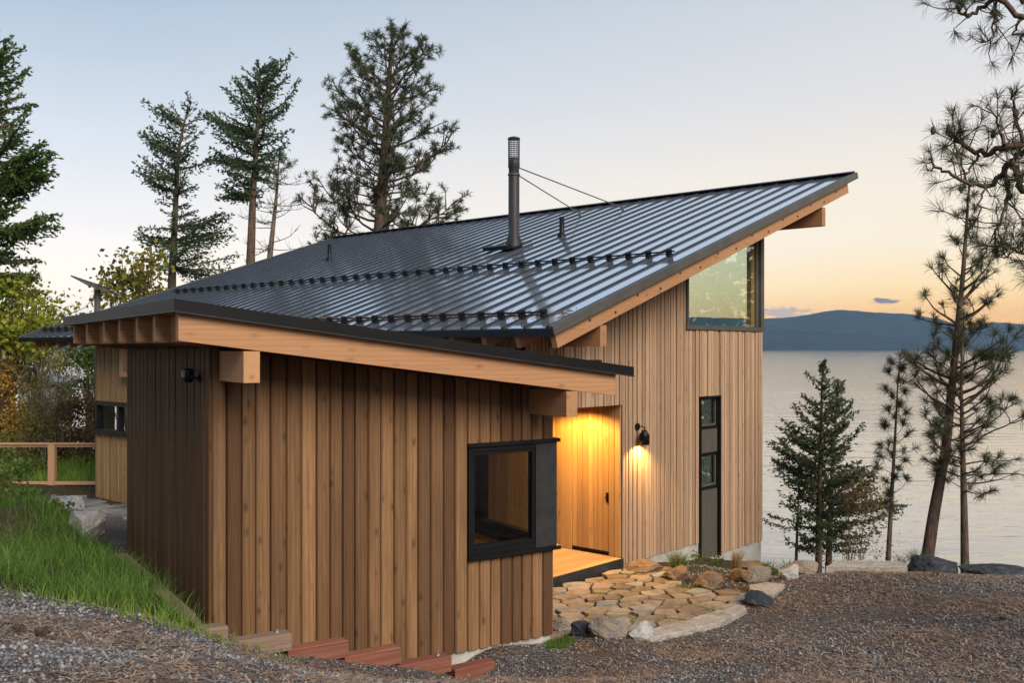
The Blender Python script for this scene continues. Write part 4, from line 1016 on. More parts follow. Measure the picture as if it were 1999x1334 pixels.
# ================================================================== trees
def add_needles(store, C, D, n, L, w, r, cone=1.25, tone=None):
    """radiating needle tufts; C, D (m,3)"""
    m = len(C); C = np.repeat(C, n, 0); D = np.repeat(D, n, 0); N = len(C)
    q = r.normal(0, 1, (N, 3)); q /= np.linalg.norm(q, axis=1)[:, None]
    d = D*r.uniform(.15, 1.1, N)[:, None]+q*cone*.62; d /= np.linalg.norm(d, axis=1)[:, None]
    ll = r.uniform(.65, 1.1, N)*L*np.repeat(r.uniform(.6, 1.15, m), n)
    C = C-D*(r.random(N)**1.0*L*.45)[:, None]
    s = np.cross(d, r.normal(0, 1, (N, 3))); s /= np.linalg.norm(s, axis=1)[:, None]; s *= w
    tip = C+d*ll[:, None]; tip[:, 2] -= ll*.10
    V = np.stack([C-s*.7, C+s*.7, C+d*(ll*.55)[:, None]+s, C+d*(ll*.55)[:, None]-s, tip], 1)
    b = (np.arange(N)*5)[:, None]; T = np.concatenate([b+np.array([[0,1,2]]), b+np.array([[0,2,3]]), b+np.array([[3,2,4]])], 0)
    tn = np.repeat(r.random(m), n)*.6+r.random(N)*.4
    store.append((V.reshape(-1, 3), T, np.tile(tn, 3)))
def join(store):
    V = []; T = []; R = []; o = 0
    for v, t, q in store: V.append(v); T.append(t+o); R.append(q); o += len(v)
    return np.concatenate(V), np.concatenate(T), np.concatenate(R)
def curve(p0, d0, L, up, n, r, wig=.12):
    pts = [Vector(p0)]; d = Vector(d0).normalized()
    for i in range(n):
        d = (d+Vector((r.normal(0, wig), r.normal(0, wig), up/n+r.normal(0, wig*.7)))).normalized()
        pts.append(pts[-1]+d*L/n)
    return pts
def at_y(poly, y):   # trunk pixel x at row y, poly ordered from base up
    ys = [-p[1] for p in poly]; return float(np.interp(-y, ys, [p[0] for p in poly]))
def trunk_pts(poly, Y, n=26):
    ys = np.linspace(poly[0][1], poly[-1][1], n)
    return [Vector(W(at_y(poly, y), y, Y)) for y in ys]

def pine(label, poly, Y, prof, rad, nb, matn, seed, tuftL=.2, nn=26, w=.004, droop=0.0, group=None, bark='bark', extra=(), dens=1.0, tl=.03, lr=.34, upr=(.35,1.0), cap=9):
    """poly: trunk pixels from base up; prof: (y, left, right) reach in pixels"""
    r = np.random.default_rng(seed)
    base = Vector(W(poly[0][0], poly[0][1], Y)); gz = tz(base.x, base.y); base.z = min(base.z, gz)
    root = empty('pine_tree', (base.x, base.y, base.z), 0, label=label, cat='pine tree', group=group)
    tp = [base]+trunk_pts(poly, Y); n = len(tp)
    tm = MB(); tm.tube([p-base for p in tp], [rad*(1-.86*i/(n-1)) for i in range(n)], 10)
    st = []; y_top = poly[-1][1]; y0 = max(p[0] for p in prof)
    tips = []; tdir = []
    def twig(p, dv, L, rr, lev):
        up = r.uniform(*upr)-droop
        q = curve(p, dv, L, up, 6 if lev == 0 else 4, r, .16 if lev == 0 else .2)
        tm.tube([x-base for x in q], [max(tl*.12, rr*(1-.75*i/(len(q)-1))) for i in range(len(q))], 5, False)
        tips.append(q[-1]); tdir.append((q[-1]-q[-2]).normalized())
        if lev < 2:
            k = max(1, int(round((L/(.26 if lev == 0 else .22)/ (tuftL/.2))*dens*(.8 if lev == 0 else .6))))
            k = min(k, cap if lev == 0 else 4)
            for j in range(k):
                f = r.uniform(.3, .97); ii = min(int(f*(len(q)-1)), len(q)-2); pp = q[ii].lerp(q[ii+1], f*(len(q)-1)-ii)
                dd = (q[ii+1]-q[ii]).normalized(); sd = Vector((r.normal(), r.normal(), r.normal()*.6)); sd = (sd-dd*sd.dot(dd)).normalized()
                twig(pp, dd*.7+sd*.8+Vector((0,0,.15)), L*(1-f*.55)*r.uniform(.28, .5), rr*.5, lev+1)
        elif L > tuftL*.9:
            tips.append(q[len(q)//2]); tdir.append((q[-1]-q[0]).normalized())
    ph = r.random()*6.28
    bl = []
    for i in range(nb):
        y = y0+(y_top-y0)*((i+r.uniform(-.3, .3))/nb); y = min(max(y, y_top+4), y0)
        ph += 2.4+r.uniform(-.5, .5); bl.append((y, ph, r.uniform(.6, 1.05)))
    for (y, side, fr) in extra: bl.append((y, 0 if side > 0 else math.pi, fr))
    ysP = [p[0] for p in prof]
    for y, a, fr in bl:
        Lp = np.interp(y, ysP, [p[1] for p in prof]); Rp = np.interp(y, ysP, [p[2] for p in prof])
        c = math.cos(a); reach = (Lp if c < 0 else Rp)*abs(c)+.5*(Lp+Rp)*(1-abs(c)); L = reach*Y/F*fr
        if L < .03: continue
        f = (y-y_top)/(y0-y_top+1e-6)
        P = Vector(W(at_y(poly, y), y, Y)); up0 = .55*(1-f)+.05-droop*.4
        # branches start lower than their tips, as the profile gives the tip height
        P = P-Vector((0, 0, L*.3*(1-droop)))
        twig(P, Vector((math.cos(a), math.sin(a), up0)), L*1.08, max(.006, rad*lr*(L/ (1.2 if rad < .15 else 3))**.7), 0)
    tips.append(tp[-1]); tdir.append(Vector((0,0,1)))
    trunk = tm.build('trunk', M[bark], root, True)
    C = np.array([t-base for t in tips]); D = np.array([tuple(t) for t in tdir])
    add_needles(st, C, D, nn, tuftL, w, r)
    V, T, R = join(st); mesh_np('crown', V, T, R, M[matn], root)
    return root

def fir(label, poly, Y, prof, rad, nb, matn, seed, leaf=.09, dens=1.0, group=None, bark='bark', droop=.25, name='fir_tree', extra=(), hang=.3, wleaf=.3, wid=1.0):
    r = np.random.default_rng(seed)
    base = Vector(W(poly[0][0], poly[0][1], Y)); base.z = min(base.z, tz(base.x, base.y))
    root = empty(name, (base.x, base.y, base.z), 0, label=label, cat='fir tree', group=group)
    tp = [base]+trunk_pts(poly, Y); n = len(tp)
    tm = MB(); tm.tube([p-base for p in tp], [rad*(1-.88*i/(n-1)) for i in range(n)], 9)
    y_top = poly[-1][1]; y0 = max(p[0] for p in prof); ysP = [p[0] for p in prof]
    C = []; D = []; TN = []
    ph = r.random()*6.28; bl = []
    for i in range(nb):
        y = y0+(y_top-y0)*((i+r.uniform(-.4, .4))/nb); y = min(max(y, y_top+2), y0); ph += 2.4+r.uniform(-.6, .6); 
        if r.random() > .12: bl.append((y, ph, r.uniform(.45, 1.25)))
    for (y, side, fr) in extra:
        for _ in range(4): bl.append((y+r.uniform(-6, 6), (0 if side > 0 else math.pi)+r.uniform(-.3, .3), fr*r.uniform(.8, 1)))
    for y, a, fr in bl:
        Lp = np.interp(y, ysP, [p[1] for p in prof])*wid; Rp = np.interp(y, ysP, [p[2] for p in prof])*wid; c = math.cos(a)
        reach = (Lp if c < 0 else Rp)*abs(c)+.5*(Lp+Rp)*(1-abs(c)); L = reach*Y/F*fr
        if L < .04: L = .04
        P = Vector(W(at_y(poly, y), y, Y)); f = (y-y_top)/(y0-y_top+1e-6)
        q = curve(P, (math.cos(a), math.sin(a), .5*(1-f)-droop*f), L, .25+.3*(1-f), 6, r, .10)
        tm.tube([x-base for x in q], [max(.004, rad*.22*(1-.8*i/6)*min(1, L)) for i in range(7)], 4, False)
        tone = r.random()
        step = max(leaf*.85, L/14)
        m = max(2, int(L/step)); nd = max(1, int(3*dens))
        for j in range(m+1):
            g = .10+.90*j/m if L > .3 else j/m
            ii = min(int(g*6), 5); pp = q[ii].lerp(q[ii+1], g*6-ii); dd = (q[ii+1]-q[ii]).normalized()
            sw = min(L*.33, leaf*6)*(1-.75*abs(g-.45))*(1.05-g*.35)
            side = dd.cross(Vector((0,0,1))).normalized()
            for sg in (-1, 1):
                tL = sw*r.uniform(.5, 1.1)
                tv = (side*sg*.8+dd*.65+Vector((0,0,r.uniform(-.35, .12)))).normalized()
                k = max(1, int(tL/leaf*1.6*dens))
                for s in range(k):
                    fr2 = (s+.6)/k; e = pp+tv*tL*fr2+Vector((r.normal(0, leaf*.22), r.normal(0, leaf*.22), -hang*tL*fr2*fr2+r.normal(0, leaf*.22)))
                    C.append(e); D.append(tv+Vector((r.normal(0,.45), r.normal(0,.45), r.normal(0,.35)-.25*hang))); TN.append(tone)
            for s in range(nd):
                C.append(pp+Vector((r.normal(0, leaf*.3), r.normal(0, leaf*.3), r.normal(0, leaf*.3)))); D.append(dd+Vector((r.normal(0,.6), r.normal(0,.6), r.normal(0,.5)))); TN.append(tone)
    tm.build('trunk', M[bark], root, True)
    # each point becomes a small needle spray of three narrow leaflets
    C = np.array([tuple(c-base) for c in C]); D = np.array([tuple(d) for d in D]); D /= np.linalg.norm(D, axis=1)[:, None]; TN = np.array(TN)
    C = np.repeat(C, 3, 0); N = len(C); D = np.repeat(D, 3, 0)+r.normal(0, .42, (N, 3)); D /= np.linalg.norm(D, axis=1)[:, None]
    s = np.cross(D, r.normal(0, 1, (N, 3))); s /= np.linalg.norm(s, axis=1)[:, None]
    ll = leaf*r.uniform(.6, 1.25, N)[:, None]; s = s*ll*wleaf*.5
    V = np.stack([C-D*ll*.35, C+D*ll*.15+s, C+D*ll*.75, C+D*ll*.15-s], 1)
    b = (np.arange(N)*4)[:, None]; T = b+np.array([[0,1,2,3]])
    R = np.clip(np.repeat(TN, 3)*.55+r.random(N)*.45, 0, 1)
    mesh_np('crown', V.reshape(-1, 3), T, R, M[matn], root)
    return root

def leafy(name, label, X, Y, zb_, h, w, z0, ncl, nleaf, leaf, matn, seed, cat='tree', stems=1, group=None, spread=.5, bark='twig', rad=.05, droop=.0, cl=.28):
    r = np.random.default_rng(seed); root = empty(name, (X, Y, zb_), 0, label=label, cat=cat, group=group)
    tm = MB(); C = []; R = []
    bases = [Vector((r.normal(0, w*.06), r.normal(0, w*.06), -.1)) for _ in range(stems)]
    for i in range(ncl):
        u = r.random()*6.28; cz = z0+(1-z0)*r.random(); e = math.sqrt(max(0, 1-((cz-(z0+1)/2)/((1-z0)/2+.02))**2))
        rr = w/2*e*math.sqrt(r.random()); p = Vector((rr*math.cos(u), rr*math.sin(u), h*cz)); b = bases[i % stems]
        m1 = b.lerp(p, .45)+Vector((-(p.x-b.x)*.25, -(p.y-b.y)*.25, h*.06)); m2 = b.lerp(p, .8)+Vector((0, 0, h*.05))
        q = [b, m1, m2, p]; tm.tube(q, [rad, rad*.6, rad*.3, rad*.12], 5, False)
        for _ in range(3):
            e2 = p+Vector((r.normal(0, w*.1), r.normal(0, w*.1), r.normal(0, h*.05))); tm.tube([m2, (m2+e2)/2+Vector((0,0,.05)), e2], [rad*.2, rad*.14, rad*.08], 4, False)
        k = max(4, int(nleaf/ncl*r.uniform(.5, 1.5))); sg = w*cl*.5
        C.append(np.array(p)+r.normal(0, 1, (k, 3))*np.array([sg, sg, sg*.75])); R.append(np.clip(r.random()*.6+r.random(k)*.4, 0, 1))
    if stems == 1 and z0 > .2: tm.tube([bases[0], Vector((0,0,h*.4)), Vector((w*.02,0,h*.85))], [rad*1.4, rad, rad*.3], 8, False)
    tm.build('trunk' if stems == 1 else 'stems', M[bark], root, True)
    C = np.concatenate(C); R = np.concatenate(R); C = C[C[:, 2] > .02]; R = R[:len(C)]; N = len(C)
    D = r.normal(0, 1, (N, 3)); D[:, 2] -= .3+droop; D /= np.linalg.norm(D, axis=1)[:, None]
    s = np.cross(D, r.normal(0, 1, (N, 3))); s /= np.linalg.norm(s, axis=1)[:, None]; ll = leaf*r.uniform(.6, 1.3, N)[:, None]; s *= ll*.38
    V = np.stack([C-D*ll*.5, C+s, C+D*ll*.5, C-s], 1); b = (np.arange(N)*4)[:, None]
    mesh_np('crown', V.reshape(-1, 3), b+np.array([[0,1,2,3]]), R, M[matn], root)
    return root

BG = 'conifers standing behind the house'
# big ponderosa behind the roof
pine('tall broad pine with twisting limbs standing above the roof left of the flue', [(738,640), (741,455), (748,330), (757,200), (766,62)], 33,
     [(60,26,30), (85,70,78), (120,95,98), (160,112,128), (200,128,112), (240,130,105), (285,118,165), (335,105,145), (370,120,95), (400,165,165), (430,185,175), (452,120,140)],
     .30, 92, 'pine', 4, tuftL=.26, nn=23, w=.008, group=BG, dens=1.5, tl=.05, lr=.19, upr=(.05,.75), cap=15)
fir('slender fir with drooping boughs leaning its tip right, left of the taller fir', [(334,640), (336,540), (343,400), (349,290), (362,230), (374,198)], 32,
    [(198,6,20), (225,15,22), (250,65,20), (275,40,38), (300,78,60), (345,72,70), (372,68,80), (410,35,60), (440,40,95), (470,62,60), (500,45,130), (530,20,90), (548,8,60)],
    .17, 62, 'fir', 12, leaf=.14, dens=.9, group=BG, droop=.15, extra=((246,-1,1.1), (298,-1,1.05), (348,-1,1.05), (372,-1,1.0), (470,-1,1.0), (445,1,1.2), (470,1,1.5), (525,1,1.2)), hang=.7, wid=1.18)
fir('dense topped fir with a long bare lower trunk beside the bare snag', [(488,640), (489,515), (493,400), (499,300), (505,200), (508,132)], 31,
    [(132,14,30), (150,24,42), (175,45,75), (205,55,80), (235,78,82), (262,95,75), (290,85,70), (318,80,55), (345,85,40), (380,70,30), (400,40,20)],
    .19, 84, 'fir', 5, leaf=.14, dens=.95, group=BG, droop=.05, extra=((140,1,1.0), (262,-1,1.1), (330,-1,1.1), (385,-1,1.0)), hang=.4, wid=1.15)
# bare snag
def snag():
    r = np.random.default_rng(3); Y = 33; poly = [(524,640), (527,500), (540,380), (546,290)]
    base = Vector(W(524, 640, Y)); base.z = min(base.z, tz(base.x, base.y))
    root = empty('dead_tree', base, 0, label='nearly bare dead conifer with thin grey branches between the fir and the broad pine', cat='dead tree')
    tm = MB(); tp = [base]+trunk_pts(poly, Y); n = len(tp); tm.tube([p-base for p in tp], [.16*(1-.9*i/(n-1)) for i in range(n)], 8)
    C = []; D = []
    for i in range(46):
        y = r.uniform(290, 500); a = r.random()*6.28; L = (.3+1.35*min(1, (y-280)/90))*r.uniform(.5, 1)
        P = Vector(W(at_y(poly, y), y, Y)); q = curve(P, (math.cos(a), math.sin(a), -.1), L, .55, 6, r, .2)
        tm.tube([x-base for x in q], [.022*(1-.8*k/6) for k in range(7)], 4, False)
        for j in range(5):
            k = r.integers(1, 6); s = curve(q[k], (r.normal(), r.normal(), .5), L*.3, .4, 3, r, .2); tm.tube([x-base for x in s], [.009, .007, .005, .003], 3, False)
            if y < 385 and r.random() < .3: C.append(s[-1]-base); D.append((s[-1]-s[-2]).normalized())
    tm.build('trunk', M['bark_grey'], root)
    st = []; add_needles(st, np.array([tuple(c) for c in C]), np.array([tuple(c) for c in D]), 22, .24, .009, r, 1.6); V, T, R = join(st); mesh_np('crown', V, T, R, M['fir'], root)
snag()
# large fir at the left edge
fir('huge green fir cut by the left edge of the picture', [(-25,900), (-20,600), (-14,350), (-8,60)], 27,
    [(60,14,14), (85,60,38), (120,80,58), (170,90,72), (215,110,86), (260,110,84), (300,120,98), (340,135,118), (365,140,120), (410,150,88), (440,150,105), (490,140,78), (540,130,80), (600,130,70), (640,120,50)],
    .30, 92, 'fir_near', 8, leaf=.15, dens=1.5, droop=.12, extra=((350,1,1.1), (372,1,1.05), (452,1,1.35), (540,1,1.0), (560,1,.95)), hang=.55, wleaf=.34)
# firs at the lake edge
RF = 'young firs below the lake edge'
fir('young fir with the tallest tip at the lake edge, left trunk of a close pair', [(1598,1112), (1600,950), (1603,820), (1606,706)], 19.0,
    [(706,3,4), (730,20,18), (760,42,35), (800,48,50), (850,70,60), (880,75,70), (920,105,70), (960,100,80), (1000,90,80), (1040,90,70), (1075,60,50)],
    .075, 92, 'fir_right', 31, leaf=.088, dens=1.15, group=RF, droop=.05, hang=.25, extra=((910,-1,1.05), (875,-1,1.0), (945,-1,1.0)))
fir('slightly shorter fir with a dark thin trunk, right of the tallest tipped one', [(1617,1114), (1622,980), (1628,860), (1638,745)], 19.5,
    [(745,3,10), (790,12,26), (830,20,44), (880,30,62), (930,40,75), (960,45,92), (1000,50,125), (1040,50,110), (1080,40,60)],
    .07, 76, 'fir_right', 32, leaf=.088, dens=1.15, group=RF, droop=.05, hang=.25, extra=((1000,1,1.0), (975,1,1.0), (940,1,.95)))
fir('smallest fir close to the house corner', [(1554,1106), (1557,1020), (1561,905)], 18.9,
    [(905,3,3), (930,15,14), (960,36,30), (1000,50,34), (1040,60,40), (1070,60,36)], .035, 30, 'fir_right', 33, leaf=.078, dens=.9, group=RF, droop=.15, hang=.3)
leafy('shrub', 'thin twiggy shrub with sparse leaves between the firs and the small pine', (1668-CX)/F*18.8, 18.8, tz((1668-CX)/F*18.8, 18.8), 3.4, 1.7, .25, 26, 1500, .045, 'rust_leaf', 41, 'shrub', 5, rad=.012, cl=.22)
RPN = 'pines at the lake edge'
pine('tall leaning pine at the lake edge with its clear top against the sunset', [(1806,1120), (1822,1010), (1846,880), (1860,740), (1868,650), (1879,550), (1886,450), (1893,350)], 15.6,
     [(345,4,4), (365,20,22), (420,42,40), (480,50,45), (520,60,70), (560,85,80), (610,90,95), (640,70,60), (680,75,85), (720,120,100), (780,110,80), (840,80,60), (900,50,30), (930,20,10)],
     .105, 50, 'pine_dark', 51, tuftL=.19, nn=42, w=.0028, group=RPN, bark='bark', extra=((560,-1,1), (610,-1,1), (560,1,1.1), (600,1,1.0), (520,1,.8), (720,-1,1.1), (740,1,1.2)), dens=.9)
pine('straight pine right of the leaning one with its lower trunk bare', [(1884,1128), (1882,1000), (1879,860), (1876,740), (1880,640)], 15.2,
     [(640,20,25), (680,70,110), (720,90,135), (760,100,130), (800,90,125), (850,90,120), (890,85,118), (930,70,105), (950,40,60)],
     .07, 46, 'pine_dark', 52, tuftL=.19, nn=42, w=.0028, group=RPN, droop=.15, extra=((700,1,1.1), (760,1,1.05), (840,1,1.0), (900,1,1.0), (880,-1,1.0)), dens=.8)
pine('small slender pine between the firs and the leaning pine', [(1733,1112), (1740,980), (1747,860), (1752,760), (1757,695)], 15.8,
     [(690,14,12), (720,28,30), (760,36,42), (800,30,30), (840,34,36), (880,42,48), (920,38,52), (960,24,48), (985,10,40)],
     .045, 34, 'pine_dark', 53, tuftL=.18, nn=46, w=.0028, group=RPN, dens=.7)

# near pine whose limbs reach in from the right, trunk outside the frame
def near_pine():
    r = np.random.default_rng(77); Y = 8.8
    tx, ty = 6.3, 8.9; gz = tz(tx, ty)
    root = empty('pine_tree', (tx, ty, gz), 0, label='near pine reaching its dark limbs in from the upper right edge', cat='pine tree')
    base = Vector((tx, ty, gz)); tm = MB()
    tm.tube([(0,0,-.2), (.05,.0,2), (.0,.1,4.5), (-.1,.1,7.5), (-.1,.2,10)], [.24, .21, .18, .14, .08], 14)
    tips = []; dirs = []
    def c2(cx, cy): return (1500+cx*.4946, cy*.4946)
    limbs = [([(2300,330), (2100,300), (1999,282), (1960,287), (1915,302), (1876,277), (1846,257)], .045),
             ([(2300,330), (2080,350), (1999,372), (1987,341), (1975,316), (1999,297)], .05),
             ([(1975,316), (1960,341), (1925,361), (1886,356), (1841,331), (1816,312)], .03),
             ([(1962,336), (1967,376), (1955,420), (1940,490)], .026),
             ([(1960,287), (1950,240), (1925,205)], .018), ([(1999,282), (1985,220), (1972,175)], .02), ([(1915,302), (1895,330), (1880,370)], .016),
             ([(1886,356), (1870,300), (1862,262)], .012), ([(1925,361), (1915,400), (1900,450)], .012), ([(1967,376), (1985,410), (1999,440)], .014),
             ([(2250,520), (2100,500), (1999,492), (1960,472), (1950,460)], .016), ([(2250,560), (2100,540), (1999,512), (1960,498), (1952,478)], .012),
             ([(2300,60), (2100,20), (1999,30), (1945,0), (1905,22), (1880,30), (1868,12)], .035), ([(1945,0), (1940,40), (1937,72), (1915,78)], .014), ([(1999,30), (1980,60), (1995,75)], .014), ([(1945,0), (1930,-30), (1900,-10), (1850,2)], .014)]
    for pts, rd in limbs:
        z_j = r.normal(0, .18); P = []
        for i, (x, y) in enumerate(pts):
            yy = Y+z_j+.12*math.sin(i*1.7+z_j*9)
            P.append(Vector(W(x, y, yy)))
        if pts[0][0] > 2200: P[0] = Vector((tx-.05, ty+.1, P[0].z))
        # smooth with Catmull-Rom
        Q = []
        for i in range(len(P)-1):
            a, b, c, d_ = P[max(i-1, 0)], P[i], P[i+1], P[min(i+2, len(P)-1)]
            for k in range(5):
                t = k/5; Q.append(.5*((2*b)+(c-a)*t+(2*a-5*b+4*c-d_)*t*t+(3*b-a-3*c+d_)*t**3))
        Q.append(P[-1]); m = len(Q)
        Q = [q+Vector((r.normal(0, .012), r.normal(0, .012), r.normal(0, .012))) for q in Q]
        tm.tube([q-base for q in Q], [rd*(1-.7*i/(m-1)) for i in range(m)], 7, False)
        tips.append(Q[-1]); dirs.append((Q[-1]-Q[-3]).normalized())
        L = sum((Q[i+1]-Q[i]).length for i in range(m-1))
        for j in range(int(L/.105)):
            f = r.uniform(.15, 1); k = min(int(f*(m-1)), m-2)
            if Q[k].x/Q[k].y > .6: continue
            d0 = (Q[k+1]-Q[k]).normalized(); s = Vector((r.normal(), r.normal()*.8, r.normal()+.25)); s = (s-d0*s.dot(d0)).normalized()
            tw = curve(Q[k], s*.8+d0*.6, r.uniform(.08, .34), .5, 4, r, .2)
            tm.tube([q-base for q in tw], [.0075, .006, .005, .004, .004], 5, False); tips.append(tw[-1]); dirs.append((tw[-1]-tw[-2]).normalized())
    tm.build('trunk', M['bark'], root, True)
    st = []; add_needles(st, np.array([tuple(t-base) for t in tips]), np.array([tuple(t) for t in dirs]), 46, .165, .0019, r, 1.25)
    V, T, R = join(st); mesh_np('crown', V, T, R, M['pine_dark'], root)
    cn = MB(); cn.lathe([(0,-.04), (.018,-.03), (.026,0), (.018,.03), (0,.045)], (0,0,0), 8); c0 = None
    for i in range(9):
        if c0 is None: o = c0 = cn.build('cone', M['bark'], root, True)
        else: o = c0.copy(); COL.objects.link(o); o.parent = root
        o.location = tips[int(r.integers(len(tips)))]-base
near_pine()

# broadleaf trees and shrubs on the left
def lt(name, label, px, pyb, Y, h, w, z0, ncl, nl, lf, mt, sd, **k):
    X = (px-CX)/F*Y; return leafy(name, label, X, Y, tz(X, Y)-.05, h, w, z0, ncl, nl, lf, mt, sd, **k)
lt('maple_tree', 'yellowing maple behind the solar panel and the fir trunk', 262, 600, 30, 6.3, 2.7, .45, 34, 2300, .17, 'maple', 61, rad=.07, cl=.2)
lt('maple_tree', 'bright yellow green maple under the big fir at the left edge', 28, 640, 27, 5.2, 3.0, .62, 30, 2600, .14, 'yellow_leaf', 62, rad=.06, cl=.22)
lt('shrub', 'tall olive green shrub left behind the railing', 40, 850, 28, 3.7, 2.6, .2, 44, 5200, .09, 'olive_leaf', 63, cat='shrub', stems=7, rad=.02, cl=.2)
lt('shrub', 'orange leaved shrub at the left edge behind the railing', 6, 850, 26.5, 2.8, 1.3, .15, 26, 2600, .085, 'orange_leaf', 64, cat='shrub', stems=5, rad=.02, cl=.24)
lt('shrub', 'arching grey stemmed shrub with few leaves beside the grey cabin', 95, 870, 26, 3.2, 2.3, .55, 26, 700, .08, 'olive_leaf', 65, cat='shrub', stems=8, rad=.026, cl=.16, bark='bark_grey')
lt('shrub', 'rusty brown low shrub behind the middle of the railing', 110, 920, 27, 1.75, 2.6, .1, 36, 4200, .07, 'rust_leaf', 66, cat='shrub', stems=9, rad=.012, cl=.2)
lt('shrub', 'dense brown shrub behind the railing close to the house wall', 172, 920, 26.5, 1.9, 1.6, .1, 26, 2800, .07, 'rust_leaf', 67, cat='shrub', stems=8, rad=.012, cl=.2)
lt('shrub', 'dull olive low shrub behind the left part of the railing', 30, 920, 25.5, 1.5, 2.2, .1, 26, 2600, .07, 'olive_leaf', 68, cat='shrub', stems=8, rad=.012, cl=.2)
lt('broadleaf_tree', 'green tree showing under the eaves beside the far house wall', 170, 800, 30, 3.5, 1.7, .5, 20, 1500, .13, 'green_leaf', 69, rad=.035, cl=.2)
lt('broadleaf_tree', 'small brown leaved tree rising right of the big fir', 75, 640, 31, 5.2, 1.5, .55, 18, 800, .11, 'rust_leaf', 70, rad=.035, cl=.18)
for i, (px, Y, h, lab) in enumerate(((14, 12.2, 1.0, 'tall leafy weed at the left edge of the grass bank'), (52, 12.8, .95, 'tall seeding weed on the grass bank right of the leafy one'), (84, 13.4, .6, 'short bushy weed on the grass bank before the pale flat boulder'))):
    lt('weed', lab, px, 0, Y, h, .7, .1, 30, 900, .055, 'green_leaf', 80+i, cat='weed', stems=6, rad=.006, cl=.22)
lt('shrub', 'small green shrub by the foundation between the slit window and the grass tuft', 1382, 0, 15.4, .34, .5, .1, 14, 420, .035, 'green_leaf', 90, cat='shrub', stems=5, rad=.004, cl=.2)

# railing
fx0, fx1 = W(-260, 865, 23.6)[0], W(186, 865, 23.6)[0]+.25
fn = empty('railing', (fx0, 23.6, 0), 0, label='pale wooden railing with open rails across the lawn', cat='railing')
mb = MB(); mb.box(0, fx1-fx0, -.07, .07, 1.0, 1.04); mb.build('top_rail', M['fence_wood'], fn)
mb = MB(); mb.box(0, fx1-fx0, -.02, .02, .94, .995); mb.build('rail', M['fence_wood'], fn)
mb = MB(); mb.box(0, fx1-fx0, -.03, .03, .02, .10); mb.build('rail', M['fence_wood'], fn)
for px in (-180, 102):
    x = W(px, 900, 23.6)[0]-fx0; mb = MB(); mb.box(x-.08, x+.08, -.065, .065, -.4, .999); mb.build('post', wood('post_wood', (.30,.165,.09), (.44,.26,.15), (.52,.34,.21), 'z', .4, .2), fn)

# solar panel on a pole
x, y, z = W(190, 566, 27)
sp_ = empty('solar_panel', (x, y, tz(x, y)), 0, label='dark tilted solar panel on a pole behind the roof at the left', cat='solar panel')
zz = z-tz(x, y)
mb = MB(); mb.tube([(0,0,-.2), (0,0,zz)], .085, 12); mb.build('pole', M['trim_metal'], sp_)
mb = MB(); mb.hexa([(-.52,-.5,zz+.34),(.38,-.5,zz+.04),(.42,.5,zz-.16),(-.48,.5,zz+.14),(-.51,-.5,zz+.375),(.39,-.5,zz+.075),(.43,.5,zz-.125),(-.47,.5,zz+.175)]); mb.build('panel', plain('solar_glass', (.05,.055,.07), .25, .2), sp_)
mb = MB(); mb.tube([(0,0,zz-.1), (-.35,.0,zz-.5), (-1.0,0,zz-.75)], .008, 5); mb.build('cable', M['black_metal'], sp_)

# far cabin and its deck
cb = empty('cabin', (*W(84, 800, 44)[:2], -1.6), .25, label='small weathered grey cabin beyond the shrubs at the left', cat='cabin')
gw = wood('grey_weathered_boards', (.12,.12,.125), (.2,.2,.2), (.28,.27,.26), 'z', .3, .3)
mb = MB(); mb.box(-1.0, .5, 0, 4, -.6, 3.3); mb.build('wall', gw, cb)
mb = MB(); mb.hexa([(-1.2,-.3,3.3),(.7,-.3,3.3),(.7,4.3,3.3),(-1.2,4.3,3.3),(-1.2,-.3,3.9),(.7,-.3,3.4),(.7,4.3,3.4),(-1.2,4.3,3.9)]); mb.build('roof', M['trim_metal'], cb)
dkf = empty('far_deck', (*W(150, 830, 43)[:2], -1.6), 0, label='distant wooden deck with railing beside the grey cabin', cat='deck')
mb = MB(); mb.box(-.3, 1.6, 0, 2.5, .9, 1.1); mb.build('platform', gw, dkf)
mb = MB()
for k in range(5): mb.box(-.95+k*.2, -.89+k*.2, 0, .06, .6, 1.9-k*.16)
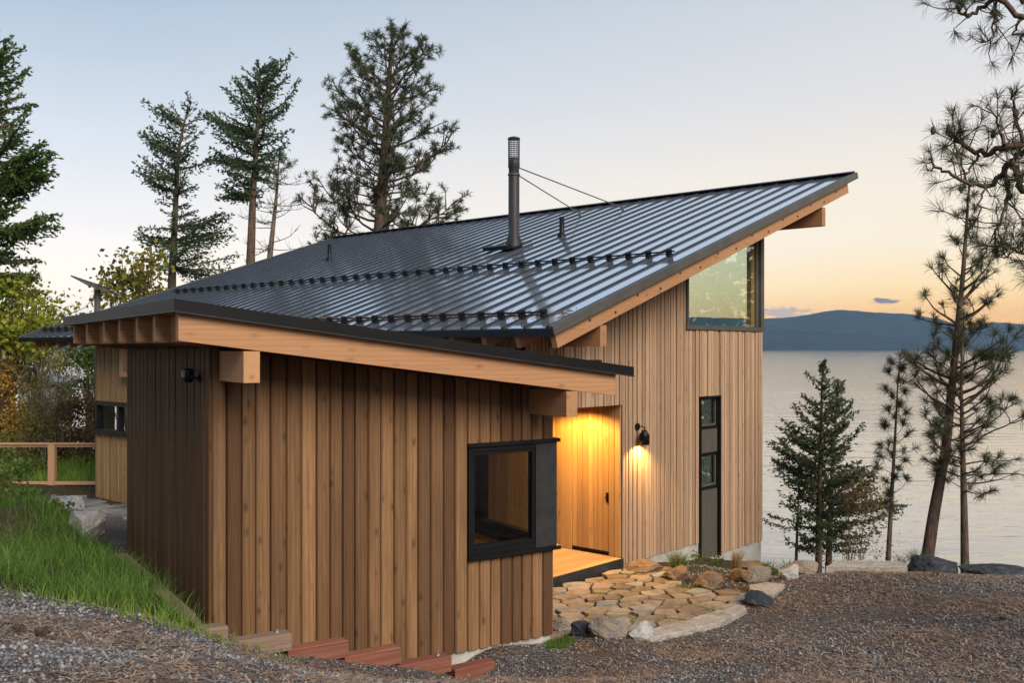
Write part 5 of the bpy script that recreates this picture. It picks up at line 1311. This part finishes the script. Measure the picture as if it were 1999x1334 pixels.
for k in range(3): mb.hexa([(-1,0,1.1+k*.32),(0,0,.75+k*.2),(0,.04,.75+k*.2),(-1,.04,1.1+k*.32),(-1,0,1.16+k*.32),(0,0,.8+k*.2),(0,.04,.8+k*.2),(-1,.04,1.16+k*.32)])
mb.build('railing', gw, dkf)
mb = MB(); mb.box(.3, .8, .3, .8, 1.1, 1.6); mb.box(.24, .86, .24, .86, 1.6, 1.7); mb.build('pillar', M['concrete'], dkf)

# unseen conifers added on the right shore for roof and windows to mirror
def added_wood_stand():
    r = np.random.default_rng(99); V = []; RR = []
    for i in range(12):
        y = 9+i*1.75+r.normal(0, .6); x = 17.5+r.random()*11; b = max(tz(x, y), -5.0); h = 9.5+2.5*r.random()-b
        n = 2200; f = r.random(n)**.8; rad = (1-f)**.8*h*.22*np.sqrt(r.random(n)); a = r.random(n)*6.28
        C = np.stack([x+rad*np.cos(a), y+rad*np.sin(a), b+.4+f*h], 1)
        D = r.normal(0, 1, (n, 3)); D[:, 2] *= .4; D /= np.linalg.norm(D, axis=1)[:, None]; s_ = np.cross(D, r.normal(0, 1, (n, 3))); s_ /= np.linalg.norm(s_, axis=1)[:, None]
        l = r.uniform(.3, .6, n)[:, None]; s_ *= l*.3
        V.append(np.stack([C-D*l*.5, C+s_, C+D*l*.5, C-s_], 1).reshape(-1, 3)); RR.append(r.random(n))
    V = np.concatenate(V); N = len(V)//4
    tag(mesh_np('added_woodland', V, np.arange(N*4).reshape(N, 4), np.concatenate(RR), M['fir']), 'unseen dark conifers added on the right shore for reflections', 'added_woodland', kind='stuff')
added_wood_stand()

# haze
HAZE = True
if HAZE:
    t = NT('evening_haze'); t.n.remove(t.b)
    pv = t.node('ShaderNodeVolumePrincipled'); pv.inputs['Density'].default_value = 7.5e-5
    pv.inputs['Color'].default_value = (.38,.60,.92,1); pv.inputs['Anisotropy'].default_value = 0.0
    t.link(pv.outputs[0], t.out.inputs['Volume'])
    t.m.cycles.homogeneous_volume = True if hasattr(t.m.cycles, 'homogeneous_volume') else None
    mb = MB(); mb.box(-6300, 6300, -6300, 6300, -60, 235); o = mb.build('haze', t.m); tag(o, 'thin blue evening haze over the lake', 'haze', kind='stuff')
